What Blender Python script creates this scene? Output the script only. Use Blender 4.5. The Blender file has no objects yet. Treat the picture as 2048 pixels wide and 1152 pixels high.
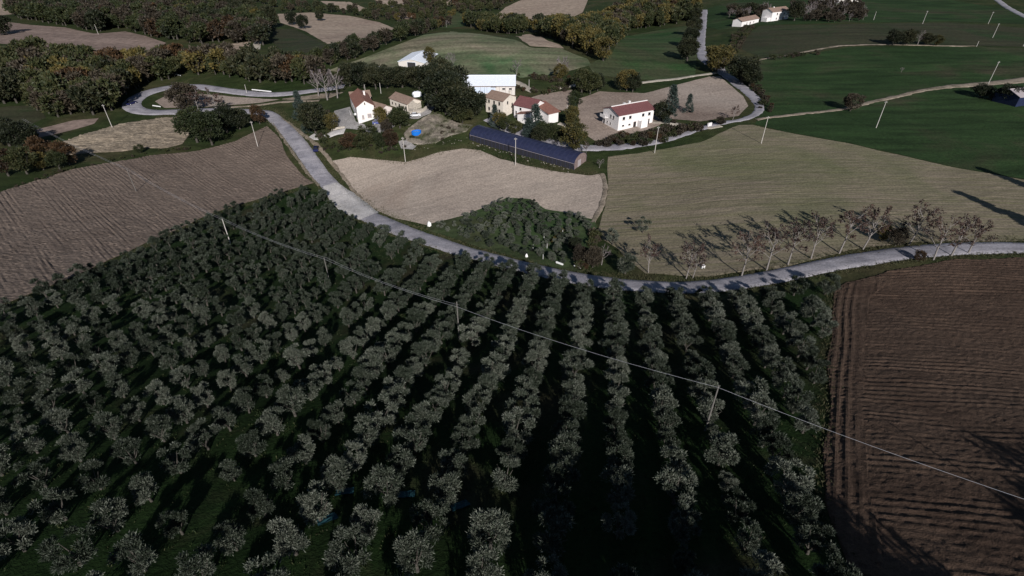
import bpy, math, random
import numpy as np
from mathutils import Vector, Matrix

# ------------------------------------------------------------------ camera, sky, sun, exposure
scene = bpy.context.scene
FPX, PITCH, CAMZ = 1100.0, math.radians(35.3), 75.0
SP, CP = math.sin(PITCH), math.cos(PITCH)
cam_data = bpy.data.cameras.new("camera")
cam_data.sensor_width = 36.0
cam_data.lens = 36.0 * FPX / 2048.0
cam_data.clip_start = 0.5
cam_data.clip_end = 12000
cam = bpy.data.objects.new("camera", cam_data)
cam.location = (0, 0, CAMZ)
cam.rotation_euler = (math.pi / 2 - PITCH, 0, 0)
scene.collection.objects.link(cam)
scene.camera = cam

SUN_EL = math.radians(29)
SUN_AZ = math.radians(168)            # clockwise from +Y: behind the camera, a little to the right
world = bpy.data.worlds.new("World")
scene.world = world
world.use_nodes = True
wn = world.node_tree.nodes
sky = wn.new("ShaderNodeTexSky")
sky.sky_type = 'NISHITA'
sky.sun_disc = False
sky.sun_elevation = SUN_EL
sky.sun_rotation = SUN_AZ
sky.altitude = 400
sky.air_density = 1.0
sky.dust_density = 0.3
sky.ozone_density = 2.0
wn["Background"].inputs[1].default_value = 0.05
world.node_tree.links.new(sky.outputs[0], wn["Background"].inputs[0])
sun_data = bpy.data.lights.new("sun", 'SUN')
sun_data.energy = 5.0
sun_data.angle = math.radians(0.5)
sun_data.color = (1.0, 0.955, 0.91)
sun = bpy.data.objects.new("sun", sun_data)
sdir = Vector((math.sin(SUN_AZ) * math.cos(SUN_EL), math.cos(SUN_AZ) * math.cos(SUN_EL), math.sin(SUN_EL)))
sun.rotation_euler = (-sdir).to_track_quat('-Z', 'Y').to_euler()
sun.location = (60, -80, 140)
scene.collection.objects.link(sun)
scene.view_settings.view_transform = 'Standard'
scene.view_settings.look = 'None'
scene.view_settings.gamma = 1.0
scene.view_settings.use_curve_mapping = False
scene.view_settings.exposure = 0.0

COL = scene.collection.objects
rng = np.random.default_rng(7)
random.seed(7)

# ------------------------------------------------------------------ terrain height field
def ray(px, py):
    X, U = (px - 1024.0) / FPX, (576.0 - py) / FPX
    return X, U * SP + CP, U * CP - SP

CPTS = [  # (column, row, forward distance in metres) estimates of how far each spot lies
 (300,490,115),(600,385,158),(700,400,155),(640,350,172),(545,240,222),(900,490,118),(1050,530,105),
 (1240,575,91),(1420,580,89),(1560,557,90),(1800,512,96),(2048,500,97),(860,450,130),(900,350,160),
 (1000,310,173),(1500,400,128),(1500,265,180),(2000,350,140),(1300,350,153),(1255,260,190),(720,242,200),
 (850,225,201),(860,290,185),(1100,250,193),(975,182,228),(830,128,266),(900,66,320),(780,90,300),(1030,78,318),(700,60,430),
 (1080,20,560),(1200,60,400),(1280,100,310),(1400,180,235),(1800,200,218),(1980,180,228),(1980,75,335),
 (1555,45,385),(1700,90,310),(2040,20,440),(1400,5,520),(150,80,365),(150,20,540),(150,180,262),(250,265,205),
 (200,400,143),(50,330,170),(290,205,243),(450,180,262),(620,185,250),(550,290,195),(500,60,410),(850,10,600)]
P = []
for px, py, Y in CPTS:
    dx, dy, dz = ray(px, py)
    t = Y / dy
    P.append((dx * t, Y, dz * t))
for px in (-200, 300, 800, 1300, 1800, 2300):
    for py in (800, 980, 1200):
        dx, dy, dz = ray(px, py)
        Y = 39.74 / (-dz / dy - 0.2757)
        P.append((dx * Y / dy, Y, -39.74 - 0.2757 * Y))
for x in (-120, -40, 40, 120):
    P.append((x, -40, -30.0)); P.append((x, -110, -20.0))
P += [(20, 395, -75.0), (-45, 400, -76.0), (70, 400, -75.0), (-300, 160, -70.0), (300, 140, -58.0), (-420, 420, -72.0), (430, 400, -60.0),
      (-330, 640, -80.0), (330, 640, -70.0), (0, 700, -86.0)]
P = np.array(P)

def tps_fit(xy, z, lam=0.02):
    s = 100.0
    q = xy / s
    d2 = ((q[:, None] - q[None]) ** 2).sum(-1)
    K = 0.5 * d2 * np.log(d2 + 1e-12)
    n = len(q)
    K += lam * np.eye(n)
    A = np.zeros((n + 3, n + 3))
    A[:n, :n] = K
    A[:n, n] = 1; A[:n, n + 1:] = q
    A[n, :n] = 1; A[n + 1:, :n] = q.T
    b = np.zeros(n + 3); b[:n] = z
    w = np.linalg.solve(A, b)
    def ev(p):
        r = np.empty(len(p))
        for i in range(0, len(p), 40000):
            c = p[i:i + 40000] / s
            e2 = ((c[:, None] - q[None]) ** 2).sum(-1)
            r[i:i + 40000] = (0.5 * e2 * np.log(e2 + 1e-12)) @ w[:n] + w[n] + c @ w[n + 1:]
        return r
    return ev
TPS = tps_fit(P[:, :2], P[:, 2])

def axis(lo_f, hi_f, fine, lo_m, hi_m, mid, far):
    a = list(np.arange(lo_f, hi_f + 0.01, fine))
    b = list(np.arange(hi_f + mid, hi_m + 0.01, mid))
    c = list(np.arange(lo_f - mid, lo_m - 0.01, -mid))[::-1]
    out, s = [], mid * 1.6
    x = b[-1] if b else a[-1]
    while x < far:
        x += s; s *= 1.45; out.append(x)
    low, s = [], mid * 1.6
    x = c[0] if c else a[0]
    while x > -far:
        x -= s; s *= 1.45; low.append(x)
    return np.array(low[::-1] + c + a + b + out)
GX = axis(-260, 270, 2.5, -620, 640, 6.0, 4500)
GY = axis(-30, 430, 2.5, -120, 720, 6.0, 4500)

def vnoise(x, y, seed=0):
    xi = np.floor(x).astype(np.int64); yi = np.floor(y).astype(np.int64)
    fx = x - xi; fy = y - yi
    fx = fx * fx * (3 - 2 * fx); fy = fy * fy * (3 - 2 * fy)
    def h(a, b):
        n = (a * 374761393 + b * 668265263 + seed * 144665) & 0xffffffff
        n = ((n ^ (n >> 13)) * 1274126177) & 0xffffffff
        return ((n ^ (n >> 16)) & 0xffff) / 32767.5 - 1.0
    return ((h(xi, yi) * (1 - fx) + h(xi + 1, yi) * fx) * (1 - fy) +
            (h(xi, yi + 1) * (1 - fx) + h(xi + 1, yi + 1) * fx) * fy)

gx, gy = np.meshgrid(GX, GY)
cx = np.clip(gx, -620, 640); cy = np.clip(gy, -120, 720)
GZ = TPS(np.stack([cx.ravel(), cy.ravel()], 1)).reshape(gx.shape)
fade = np.clip(np.maximum(np.maximum(np.abs(gx) - 500, gy - 650), -gy - 90) / 250, 0, 1)
GZ = GZ * (1 - fade) - 78.0 * fade
GZ += CAMZ
GZ += 0.18 * vnoise(gx / 9, gy / 9, 3) + 0.07 * vnoise(gx / 4, gy / 4, 4)
GZ += fade * (14 * vnoise(gx / 400, gy / 400, 9) - 6)

def H(x, y):
    x = np.atleast_1d(np.asarray(x, float)); y = np.atleast_1d(np.asarray(y, float))
    i = np.clip(np.searchsorted(GX, x) - 1, 0, len(GX) - 2)
    j = np.clip(np.searchsorted(GY, y) - 1, 0, len(GY) - 2)
    u = np.clip((x - GX[i]) / (GX[i + 1] - GX[i]), 0, 1); v = np.clip((y - GY[j]) / (GY[j + 1] - GY[j]), 0, 1)
    return ((GZ[j, i] * (1 - u) + GZ[j, i + 1] * u) * (1 - v) + (GZ[j + 1, i] * (1 - u) + GZ[j + 1, i + 1] * u) * v)

def h1(x, y):
    return float(H(x, y)[0])

def pg(px, py):
    """ground point seen along a line of sight"""
    dx, dy, dz = ray(px, py)
    t = np.concatenate([np.arange(15, 420, 0.5), np.arange(420, 1500, 2.0)])
    below = (CAMZ + dz * t) < H(dx * t, dy * t)
    k = int(np.argmax(below)) if below.any() else len(t) - 1
    a, b = t[max(k - 1, 0)], t[k]
    for _ in range(14):
        m = 0.5 * (a + b)
        if CAMZ + dz * m < h1(dx * m, dy * m): b = m
        else: a = m
    return np.array((dx * b, dy * b))

def onplane(px, py, z):
    dx, dy, dz = ray(px, py)
    t = (z - CAMZ) / dz
    return np.array((dx * t, dy * t))

def dens(pts, closed=True, step=14):
    out = []
    n = len(pts)
    for i in range(n if closed else n - 1):
        a, b = np.array(pts[i], float), np.array(pts[(i + 1) % n], float)
        k = max(1, int(np.hypot(*(b - a)) / step))
        for j in range(k):
            out.append(a + (b - a) * j / k)
    if not closed: out.append(np.array(pts[-1], float))
    return out

def wpoly(pts, step=14):
    return np.array([pg(*p) for p in dens(pts, True, step)])

def inside(poly, x, y):
    r = np.zeros(x.shape, bool)
    n = len(poly)
    j = n - 1
    for i in range(n):
        xi, yi = poly[i]; xj, yj = poly[j]
        if yi != yj:
            c = ((yi > y) != (yj > y)) & (x < (xj - xi) * (y - yi) / (yj - yi) + xi)
            r ^= c
        j = i
    return r

# ------------------------------------------------------------------ mesh helpers
def mesh_np(name, V, F, mats, midx=None, smooth=False):
    V = np.asarray(V, np.float32); F = np.asarray(F, np.int32)
    me = bpy.data.meshes.new(name)
    k = F.shape[1]
    me.vertices.add(len(V)); me.vertices.foreach_set("co", V.ravel())
    me.loops.add(F.size); me.loops.foreach_set("vertex_index", F.ravel())
    me.polygons.add(len(F)); me.polygons.foreach_set("loop_start", np.arange(0, F.size, k, dtype=np.int32))
    if midx is not None: me.polygons.foreach_set("material_index", np.asarray(midx, np.int32))
    me.polygons.foreach_set("use_smooth", np.full(len(F), smooth, bool))
    for m in (mats if isinstance(mats, (list, tuple)) else [mats]): me.materials.append(m)
    me.update(calc_edges=True)
    me.validate()
    return me

def tag(o, label=None, cat=None, group=None, kind=None):
    if label: o["label"] = label
    if cat: o["category"] = cat
    if group: o["group"] = group
    if kind: o["kind"] = kind
    return o

def link(name, me, parent=None, loc=None):
    o = bpy.data.objects.new(name, me)
    COL.link(o)
    if parent is not None: o.parent = parent
    if loc is not None: o.location = loc
    return o

def empty(name, loc=(0, 0, 0), rz=0.0, scale=None):
    o = bpy.data.objects.new(name, None)
    o.empty_display_size = 0.3
    COL.link(o)
    o.location = loc; o.rotation_euler = (0, 0, rz)
    if scale is not None: o.scale = scale
    return o

class MB:
    """collects boxes / prisms / tubes into one mesh"""
    def __init__(s): s.v = []; s.f = []
    def add(s, vs, fs):
        b = len(s.v); s.v += [tuple(v) for v in vs]; s.f += [tuple(i + b for i in f) for f in fs]; return s
    def box(s, x0, x1, y0, y1, z0, z1):
        return s.add([(x0,y0,z0),(x1,y0,z0),(x1,y1,z0),(x0,y1,z0),(x0,y0,z1),(x1,y0,z1),(x1,y1,z1),(x0,y1,z1)],
                     [(3,2,1,0),(4,5,6,7),(0,1,5,4),(1,2,6,5),(2,3,7,6),(3,0,4,7)])
    def tube(s, p0, p1, r0, r1, n=6, cap=True):
        p0, p1 = Vector(p0), Vector(p1)
        d = (p1 - p0).normalized()
        a = d.orthogonal().normalized(); b = d.cross(a)
        vs = []
        for p, r in ((p0, r0), (p1, r1)):
            for i in range(n):
                t = 2 * math.pi * i / n
                vs.append(p + (a * math.cos(t) + b * math.sin(t)) * r)
        fs = [(i, (i + 1) % n, n + (i + 1) % n, n + i) for i in range(n)]
        if cap: fs += [tuple(range(n))[::-1], tuple(range(n, 2 * n))]
        return s.add(vs, fs)
    def prism(s, prof, axis_len0, axis_len1, plane='xz'):
        """closed profile (x,z) extruded along y from axis_len0 to axis_len1"""
        n = len(prof)
        vs = [(p[0], axis_len0, p[1]) for p in prof] + [(p[0], axis_len1, p[1]) for p in prof]
        if plane == 'yz':
            vs = [(axis_len0, p[0], p[1]) for p in prof] + [(axis_len1, p[0], p[1]) for p in prof]
        fs = [tuple(range(n)), tuple(range(2 * n - 1, n - 1, -1))] + [(i, n + i, n + (i + 1) % n, (i + 1) % n) for i in range(n)]
        return s.add(vs, fs)
    def mesh(s, name, m, smooth=False):
        import bmesh
        me = bpy.data.meshes.new(name)
        me.from_pydata(s.v, [], s.f)
        bm = bmesh.new(); bm.from_mesh(me)
        bmesh.ops.recalc_face_normals(bm, faces=bm.faces)
        bm.to_mesh(me); bm.free()
        me.materials.append(m)
        if smooth: me.polygons.foreach_set("use_smooth", np.full(len(me.polygons), True, bool))
        return me
    def build(s, name, m, parent=None, smooth=False):
        return link(name, s.mesh(name, m, smooth), parent)

# ------------------------------------------------------------------ materials
def newmat(name):
    m = bpy.data.materials.new(name); m.use_nodes = True
    nt = m.node_tree
    return m, nt.nodes, nt.links, nt.nodes["Principled BSDF"]

def ramp(n, l, fac, stops):
    r = n.new("ShaderNodeValToRGB")
    e = r.color_ramp.elements
    while len(e) < len(stops): e.new(0.5)
    for i, (p, c) in enumerate(stops):
        e[i].position = p; e[i].color = (c[0], c[1], c[2], 1)
    l.new(fac, r.inputs[0])
    return r.outputs[0]

def mixc(n, l, fac, a, b, mode='MIX'):
    m = n.new("ShaderNodeMix"); m.data_type = 'RGBA'; m.blend_type = mode
    for s, v in ((m.inputs[0], fac), (m.inputs[6], a), (m.inputs[7], b)):
        if isinstance(v, (int, float)): s.default_value = v
        elif isinstance(v, tuple): s.default_value = (*v[:3], 1)
        else: l.new(v, s)
    return m.outputs[2]

def noise(n, l, vec, scale, detail=4, rough=0.55, dist=0.0):
    t = n.new("ShaderNodeTexNoise")
    t.inputs["Scale"].default_value = scale; t.inputs["Detail"].default_value = detail
    t.inputs["Roughness"].default_value = rough; t.inputs["Distortion"].default_value = dist
    l.new(vec, t.inputs["Vector"])
    return t.outputs["Fac"]

def ground_mat(name, ca, cb, cc=None, angle=0.0, streak=(0.03, 1.0), samt=0.35, fine=2.5, bump=0.5, patch=0.03, scol=None, rough=0.95, lines=None):
    """soil / grass: big patches, streaks along the working direction, fine grain with relief.
    lines = (spacing m, depth) adds drill or furrow lines as fine relief"""
    m, n, l, b = newmat(name)
    g = n.new("ShaderNodeNewGeometry").outputs["Position"]
    mp = n.new("ShaderNodeMapping"); mp.vector_type = 'TEXTURE'
    mp.inputs["Rotation"].default_value = (0, 0, angle)
    l.new(g, mp.inputs[0])
    big = noise(n, l, g, patch, 5, 0.6, 0.6)
    col = ramp(n, l, big, [(0.36, ca), (0.52, cb), (0.68, cc or ca)])
    mp2 = n.new("ShaderNodeMapping"); mp2.inputs["Scale"].default_value = (streak[0], streak[1], 0.0)
    l.new(mp.outputs[0], mp2.inputs[0])
    st = noise(n, l, mp2.outputs[0], 1.0, 3, 0.6)
    stf = ramp(n, l, st, [(0.35, (1 - samt,) * 3), (0.65, (1 + samt * 0.6,) * 3)])
    if scol is None:
        col = mixc(n, l, 1.0, col, stf, 'MULTIPLY')
    else:
        f2 = ramp(n, l, st, [(0.4, (0, 0, 0)), (0.66, (samt,) * 3)])
        col = mixc(n, l, f2, col, scol)
    fi = noise(n, l, g, fine, 4, 0.7)
    fr = ramp(n, l, fi, [(0.3, (0.62,) * 3), (0.7, (1.3,) * 3)])
    col = mixc(n, l, 1.0, col, fr, 'MULTIPLY')
    l.new(col, b.inputs["Base Color"])
    b.inputs["Roughness"].default_value = rough
    b.inputs["Specular IOR Level"].default_value = 0.1
    bp = n.new("ShaderNodeBump"); bp.inputs["Strength"].default_value = bump; bp.inputs["Distance"].default_value = 0.25
    hgt = fi
    if lines:
        wv = n.new("ShaderNodeTexWave"); wv.wave_type = 'BANDS'; wv.bands_direction = 'Y'
        wv.inputs["Scale"].default_value = 6.2832 / (20.0 * lines[0])
        wv.inputs["Distortion"].default_value = 1.6; wv.inputs["Detail"].default_value = 2.0
        wv.inputs["Detail Scale"].default_value = 0.6
        mp3 = n.new("ShaderNodeMapping"); mp3.inputs["Scale"].default_value = (0.12, 1.0, 0.0)
        l.new(mp.outputs[0], mp3.inputs[0]); l.new(mp3.outputs[0], wv.inputs[0])
        ma = n.new("ShaderNodeMath"); ma.operation = 'MULTIPLY_ADD'; ma.inputs[1].default_value = lines[1]
        l.new(wv.outputs["Fac"], ma.inputs[0]); l.new(fi, ma.inputs[2])
        hgt = ma.outputs[0]
    l.new(hgt, bp.inputs["Height"])
    l.new(bp.outputs[0], b.inputs["Normal"])
    return m

def plain(name, c, rough=0.7, var=0.12, scale=1.5, metal=0.0, spec=0.3, bump=0.0):
    m, n, l, b = newmat(name)
    tc = n.new("ShaderNodeTexCoord").outputs["Object"]
    f = noise(n, l, tc, scale, 5, 0.65)
    col = ramp(n, l, f, [(0.3, tuple(x * (1 - var) for x in c)), (0.7, tuple(min(1, x * (1 + var)) for x in c))])
    l.new(col, b.inputs["Base Color"])
    b.inputs["Roughness"].default_value = rough; b.inputs["Metallic"].default_value = metal
    b.inputs["Specular IOR Level"].default_value = spec
    if bump:
        bp = n.new("ShaderNodeBump"); bp.inputs["Strength"].default_value = bump; bp.inputs["Distance"].default_value = 0.05
        l.new(f, bp.inputs["Height"]); l.new(bp.outputs[0], b.inputs["Normal"])
    return m

def leafmat(name, ca, cb, cc, rough=0.6, spec=0.25, patch=0.14):
    m, n, l, b = newmat(name)
    ge = n.new("ShaderNodeNewGeometry")
    oi = n.new("ShaderNodeObjectInfo")
    pt = noise(n, l, ge.outputs["Position"], patch, 2, 0.5)
    a1 = n.new("ShaderNodeMath"); a1.operation = 'MULTIPLY_ADD'; a1.inputs[1].default_value = 0.6
    l.new(ge.outputs["Random Per Island"], a1.inputs[0])
    a2 = n.new("ShaderNodeMath"); a2.operation = 'MULTIPLY_ADD'; a2.inputs[1].default_value = 0.4
    l.new(oi.outputs["Random"], a2.inputs[0])
    a3 = n.new("ShaderNodeMath"); a3.operation = 'MULTIPLY_ADD'; a3.inputs[1].default_value = 0.9; a3.inputs[2].default_value = -0.46
    l.new(pt, a3.inputs[0]); l.new(a3.outputs[0], a2.inputs[2]); l.new(a2.outputs[0], a1.inputs[2])
    col = ramp(n, l, a1.outputs[0], [(0.15, ca), (0.5, cb), (0.85, cc)])
    l.new(col, b.inputs["Base Color"])
    b.inputs["Roughness"].default_value = rough
    b.inputs["Specular IOR Level"].default_value = spec
    return m

def tilemat(name, ca, cb, freq=4.0):
    m, n, l, b = newmat(name)
    tc = n.new("ShaderNodeTexCoord").outputs["Object"]
    f = noise(n, l, tc, 0.9, 5, 0.7)
    col = ramp(n, l, f, [(0.3, ca), (0.7, cb)])
    f2 = noise(n, l, tc, 9.0, 2, 0.6)
    col = mixc(n, l, 1.0, col, ramp(n, l, f2, [(0.3, (0.75,) * 3), (0.7, (1.2,) * 3)]), 'MULTIPLY')
    l.new(col, b.inputs["Base Color"]); b.inputs["Roughness"].default_value = 0.85
    w = n.new("ShaderNodeTexWave"); w.bands_direction = 'X'; w.inputs["Scale"].default_value = freq / 3.0
    l.new(tc, w.inputs[0])
    bp = n.new("ShaderNodeBump"); bp.inputs["Strength"].default_value = 0.5; bp.inputs["Distance"].default_value = 0.06
    l.new(w.outputs["Fac"], bp.inputs["Height"]); l.new(bp.outputs[0], b.inputs["Normal"])
    return m

M = {}
M['grass_rough'] = ground_mat('rough_grass', (0.020, 0.034, 0.010), (0.034, 0.045, 0.016), (0.062, 0.056, 0.028), samt=0.3, streak=(0.15, 0.3), patch=0.035, fine=1.6, bump=0.7)
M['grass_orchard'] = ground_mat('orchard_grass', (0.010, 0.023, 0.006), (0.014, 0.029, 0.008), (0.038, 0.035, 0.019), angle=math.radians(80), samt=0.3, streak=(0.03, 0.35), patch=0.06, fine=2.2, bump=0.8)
M['grass_green'] = ground_mat('green_grass', (0.019, 0.040, 0.013), (0.026, 0.050, 0.017), (0.048, 0.048, 0.027), samt=0.35, streak=(0.03, 0.2), patch=0.022, fine=1.2, bump=0.7)
M['grass_mound'] = ground_mat('mound_pasture', (0.066, 0.125, 0.054), (0.140, 0.155, 0.090), (0.205, 0.180, 0.128), angle=0.2, samt=0.4, streak=(0.015, 0.12), patch=0.022, fine=0.7, bump=0.4)
M['grass_dark'] = ground_mat('dark_meadow', (0.032, 0.042, 0.020), (0.044, 0.044, 0.026), (0.026, 0.046, 0.018), samt=0.25, streak=(0.02, 0.2), patch=0.02, fine=0.8, bump=0.4)
M['grass_midgreen'] = ground_mat('mid_meadow', (0.030, 0.068, 0.022), (0.062, 0.072, 0.036), (0.026, 0.062, 0.020), samt=0.3, streak=(0.02, 0.15), patch=0.017, fine=0.8, bump=0.4)
M['soil_left'] = ground_mat('ploughed_brown_soil', (0.135, 0.104, 0.086), (0.165, 0.129, 0.107), (0.145, 0.112, 0.092), samt=0.2, streak=(0.2, 1.0), patch=0.03, fine=2.6, bump=0.5)
M['soil_near'] = ground_mat('dark_ploughed_soil', (0.070, 0.046, 0.034), (0.100, 0.067, 0.049), (0.082, 0.056, 0.042), samt=0.2, streak=(0.15, 1.3), patch=0.05, fine=6.0, bump=0.9)
M['soil_clod'] = ground_mat('cloddy_pale_soil', (0.21, 0.172, 0.130), (0.235, 0.195, 0.15), (0.20, 0.162, 0.122), samt=0.35, streak=(0.25, 0.6), patch=0.05, fine=1.5, bump=0.9)
M['pale_field'] = ground_mat('pale_harrowed_soil', (0.335, 0.275, 0.232), (0.40, 0.335, 0.282), (0.35, 0.28, 0.23), angle=0.35, samt=0.08, streak=(0.015, 0.5), patch=0.02, fine=2.0, bump=0.15, lines=(0.9, 0.3))
M['seeded_field'] = ground_mat('seeded_field', (0.195, 0.165, 0.118), (0.222, 0.185, 0.138), (0.145, 0.145, 0.084), angle=-0.12, samt=0.6, streak=(0.012, 0.8), patch=0.02, fine=2.0, bump=0.2, scol=(0.125, 0.125, 0.062), lines=(1.3, 0.45))
M['house_field'] = ground_mat('brown_tilled_soil', (0.185, 0.140, 0.118), (0.28, 0.225, 0.19), (0.345, 0.288, 0.248), angle=0.3, samt=0.12, streak=(0.02, 0.3), patch=0.014, fine=1.2, bump=0.3)
M['far_field'] = ground_mat('far_stubble_soil', (0.30, 0.235, 0.185), (0.34, 0.27, 0.215), (0.28, 0.21, 0.17), angle=0.2, samt=0.12, streak=(0.008, 0.12), patch=0.008, fine=0.35, bump=0.3)
M['far_field_left'] = ground_mat('far_ploughed_soil', (0.20, 0.15, 0.13), (0.23, 0.175, 0.15), (0.15, 0.108, 0.098), angle=-0.2, samt=0.2, streak=(0.006, 0.07), patch=0.01, fine=0.4, bump=0.3)
M['asphalt'] = ground_mat('worn_asphalt', (0.245, 0.238, 0.268), (0.335, 0.320, 0.348), (0.225, 0.220, 0.250), samt=0.2, streak=(0.15, 0.5), patch=0.10, fine=3.0, bump=0.1, rough=0.85)
M['concrete'] = ground_mat('pale_concrete', (0.46, 0.44, 0.44), (0.53, 0.505, 0.49), (0.42, 0.405, 0.41), samt=0.16, streak=(0.3, 0.3), patch=0.2, fine=3.0, bump=0.1, rough=0.85)
M['gravel'] = ground_mat('white_gravel', (0.36, 0.32, 0.27), (0.44, 0.40, 0.34), (0.30, 0.265, 0.225), samt=0.2, streak=(0.3, 0.3), patch=0.1, fine=2.5, bump=0.3)
M['dirt'] = ground_mat('bare_dirt', (0.22, 0.18, 0.14), (0.27, 0.225, 0.18), (0.16, 0.138, 0.10), samt=0.3, streak=(0.2, 0.3), patch=0.08, fine=1.6, bump=0.6)
M['rubble'] = ground_mat('rubble_bank', (0.055, 0.062, 0.030), (0.20, 0.175, 0.145), (0.28, 0.24, 0.20), samt=0.35, streak=(0.4, 0.4), patch=0.15, fine=1.8, bump=1.0)
M['yard'] = ground_mat('grey_paving', (0.26, 0.25, 0.25), (0.31, 0.295, 0.29), (0.22, 0.21, 0.20), samt=0.2, streak=(0.3, 0.3), patch=0.1, fine=2.0, bump=0.15)

M['olive'] = leafmat('olive_leaves', (0.016, 0.023, 0.014), (0.048, 0.060, 0.043), (0.150, 0.160, 0.130), rough=0.5, spec=0.3)
M['oak'] = leafmat('dark_oak_leaves', (0.008, 0.012, 0.006), (0.017, 0.022, 0.010), (0.038, 0.038, 0.018))
M['green'] = leafmat('green_leaves', (0.014, 0.021, 0.008), (0.028, 0.036, 0.013), (0.052, 0.052, 0.020))
M['yellow'] = leafmat('yellowing_leaves', (0.030, 0.032, 0.012), (0.066, 0.058, 0.018), (0.115, 0.088, 0.026))
M['rust'] = leafmat('rusty_leaves', (0.022, 0.015, 0.009), (0.042, 0.026, 0.014), (0.075, 0.042, 0.019))
M['red'] = leafmat('dull_red_leaves', (0.032, 0.020, 0.018), (0.055, 0.032, 0.027), (0.085, 0.052, 0.038))
M['brown'] = leafmat('brown_twiggy_leaves', (0.022, 0.018, 0.013), (0.038, 0.031, 0.022), (0.062, 0.050, 0.033))
M['conifer'] = leafmat('blue_green_needles', (0.014, 0.026, 0.022), (0.028, 0.044, 0.038), (0.055, 0.072, 0.064))
M['dry'] = leafmat('dry_grass_blades', (0.020, 0.034, 0.010), (0.042, 0.048, 0.020), (0.085, 0.076, 0.042), patch=0.25)
M['bark'] = plain('grey_bark', (0.065, 0.058, 0.05), 0.9, 0.35, 3.0, bump=0.5)
M['palebark'] = plain('pale_bark', (0.22, 0.20, 0.19), 0.9, 0.25, 3.0, bump=0.4)
M['twig'] = plain('purple_grey_twigs', (0.15, 0.125, 0.13), 0.9, 0.3, 3.0)
M['white'] = plain('white_render', (0.78, 0.75, 0.74), 0.85, 0.05, 0.6)
M['cream'] = plain('cream_render', (0.66, 0.60, 0.53), 0.9, 0.10, 0.8)
M['pink'] = plain('pinkish_render', (0.74, 0.66, 0.63), 0.9, 0.06, 0.6)
M['stone'] = plain('rubble_stone', (0.42, 0.38, 0.33), 0.95, 0.35, 2.2, bump=0.8)
M['tile'] = tilemat('terracotta_tiles', (0.19, 0.085, 0.062), (0.28, 0.13, 0.095))
M['tile_old'] = tilemat('old_brown_tiles', (0.20, 0.135, 0.105), (0.30, 0.21, 0.165))
M['tile_dark'] = tilemat('dark_red_tiles', (0.135, 0.05, 0.052), (0.185, 0.072, 0.072))
M['tin'] = tilemat('pale_sheet_metal', (0.72, 0.77, 0.86), (0.80, 0.84, 0.92), 2.0)
M['tinwall'] = plain('pale_wall_panels', (0.62, 0.58, 0.55), 0.7, 0.08, 0.4)
M['bluewall'] = plain('pale_blue_panels', (0.58, 0.66, 0.80), 0.6, 0.06, 0.4)
M['glass'] = plain('dark_window_glass', (0.018, 0.020, 0.026), 0.15, 0.2, 1.0, spec=0.5)
M['shutter'] = plain('brown_shutters', (0.16, 0.09, 0.06), 0.7, 0.15, 4.0)
M['greyshutter'] = plain('grey_lilac_shutters', (0.36, 0.32, 0.33), 0.7, 0.1, 4.0)
M['dark'] = plain('dark_gap', (0.03, 0.028, 0.03), 0.8, 0.2, 2.0)
M['tunnel'] = plain('black_blue_film', (0.022, 0.026, 0.060), 0.42, 0.25, 0.8, spec=0.5)
M['tunnel_side'] = plain('dark_net_wall', (0.024, 0.024, 0.032), 0.8, 0.3, 2.0)
M['hoop'] = plain('galvanised_hoop', (0.045, 0.05, 0.09), 0.5, 0.1, 2.0)
M['brick'] = plain('dusty_brick', (0.20, 0.15, 0.14), 0.9, 0.3, 2.5)
M['concpole'] = plain('concrete_pole', (0.52, 0.49, 0.46), 0.85, 0.12, 2.0)
M['woodpole'] = plain('weathered_pole', (0.15, 0.14, 0.13), 0.9, 0.2, 2.0)
M['cable'] = plain('grey_cable', (0.50, 0.50, 0.54), 0.5, 0.05, 1.0, spec=0.5)
M['insul'] = plain('porcelain', (0.75, 0.74, 0.72), 0.3, 0.05, 1.0)
M['navy'] = plain('navy_car_paint', (0.012, 0.016, 0.07), 0.25, 0.05, 1.0, spec=0.6)
M['bluepaint'] = plain('blue_grey_car_paint', (0.10, 0.12, 0.30), 0.3, 0.05, 1.0, spec=0.6)
M['whitepaint'] = plain('white_car_paint', (0.75, 0.76, 0.80), 0.3, 0.04, 1.0, spec=0.5)
M['rubber'] = plain('black_rubber', (0.02, 0.02, 0.02), 0.9, 0.2, 3.0)
M['blue'] = plain('bright_blue_plastic', (0.01, 0.16, 0.62), 0.4, 0.08, 1.0)
M['bluewater'] = plain('blue_water_liner', (0.02, 0.22, 0.70), 0.2, 0.1, 2.0)
M['tarp'] = plain('white_tarpaulin', (0.80, 0.82, 0.88), 0.5, 0.06, 1.2, bump=0.6)
M['sign'] = plain('white_painted_metal', (0.82, 0.82, 0.82), 0.5, 0.04, 1.0)
M['net'] = plain('teal_harvest_net', (0.008, 0.045, 0.058), 0.8, 0.3, 3.0)
M['bag'] = plain('white_woven_bag', (0.82, 0.81, 0.80), 0.8, 0.05, 3.0)

# ------------------------------------------------------------------ ground, fields and roads
nx, ny = len(GX), len(GY)
idx = np.arange(nx * ny).reshape(ny, nx)
F = np.stack([idx[:-1, :-1], idx[:-1, 1:], idx[1:, 1:], idx[1:, :-1]], -1).reshape(-1, 4)
V = np.stack([gx.ravel(), gy.ravel(), GZ.ravel()], 1)
tag(link('ground', mesh_np('ground', V, F, M['grass_rough'], smooth=True)), kind='structure')

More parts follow.
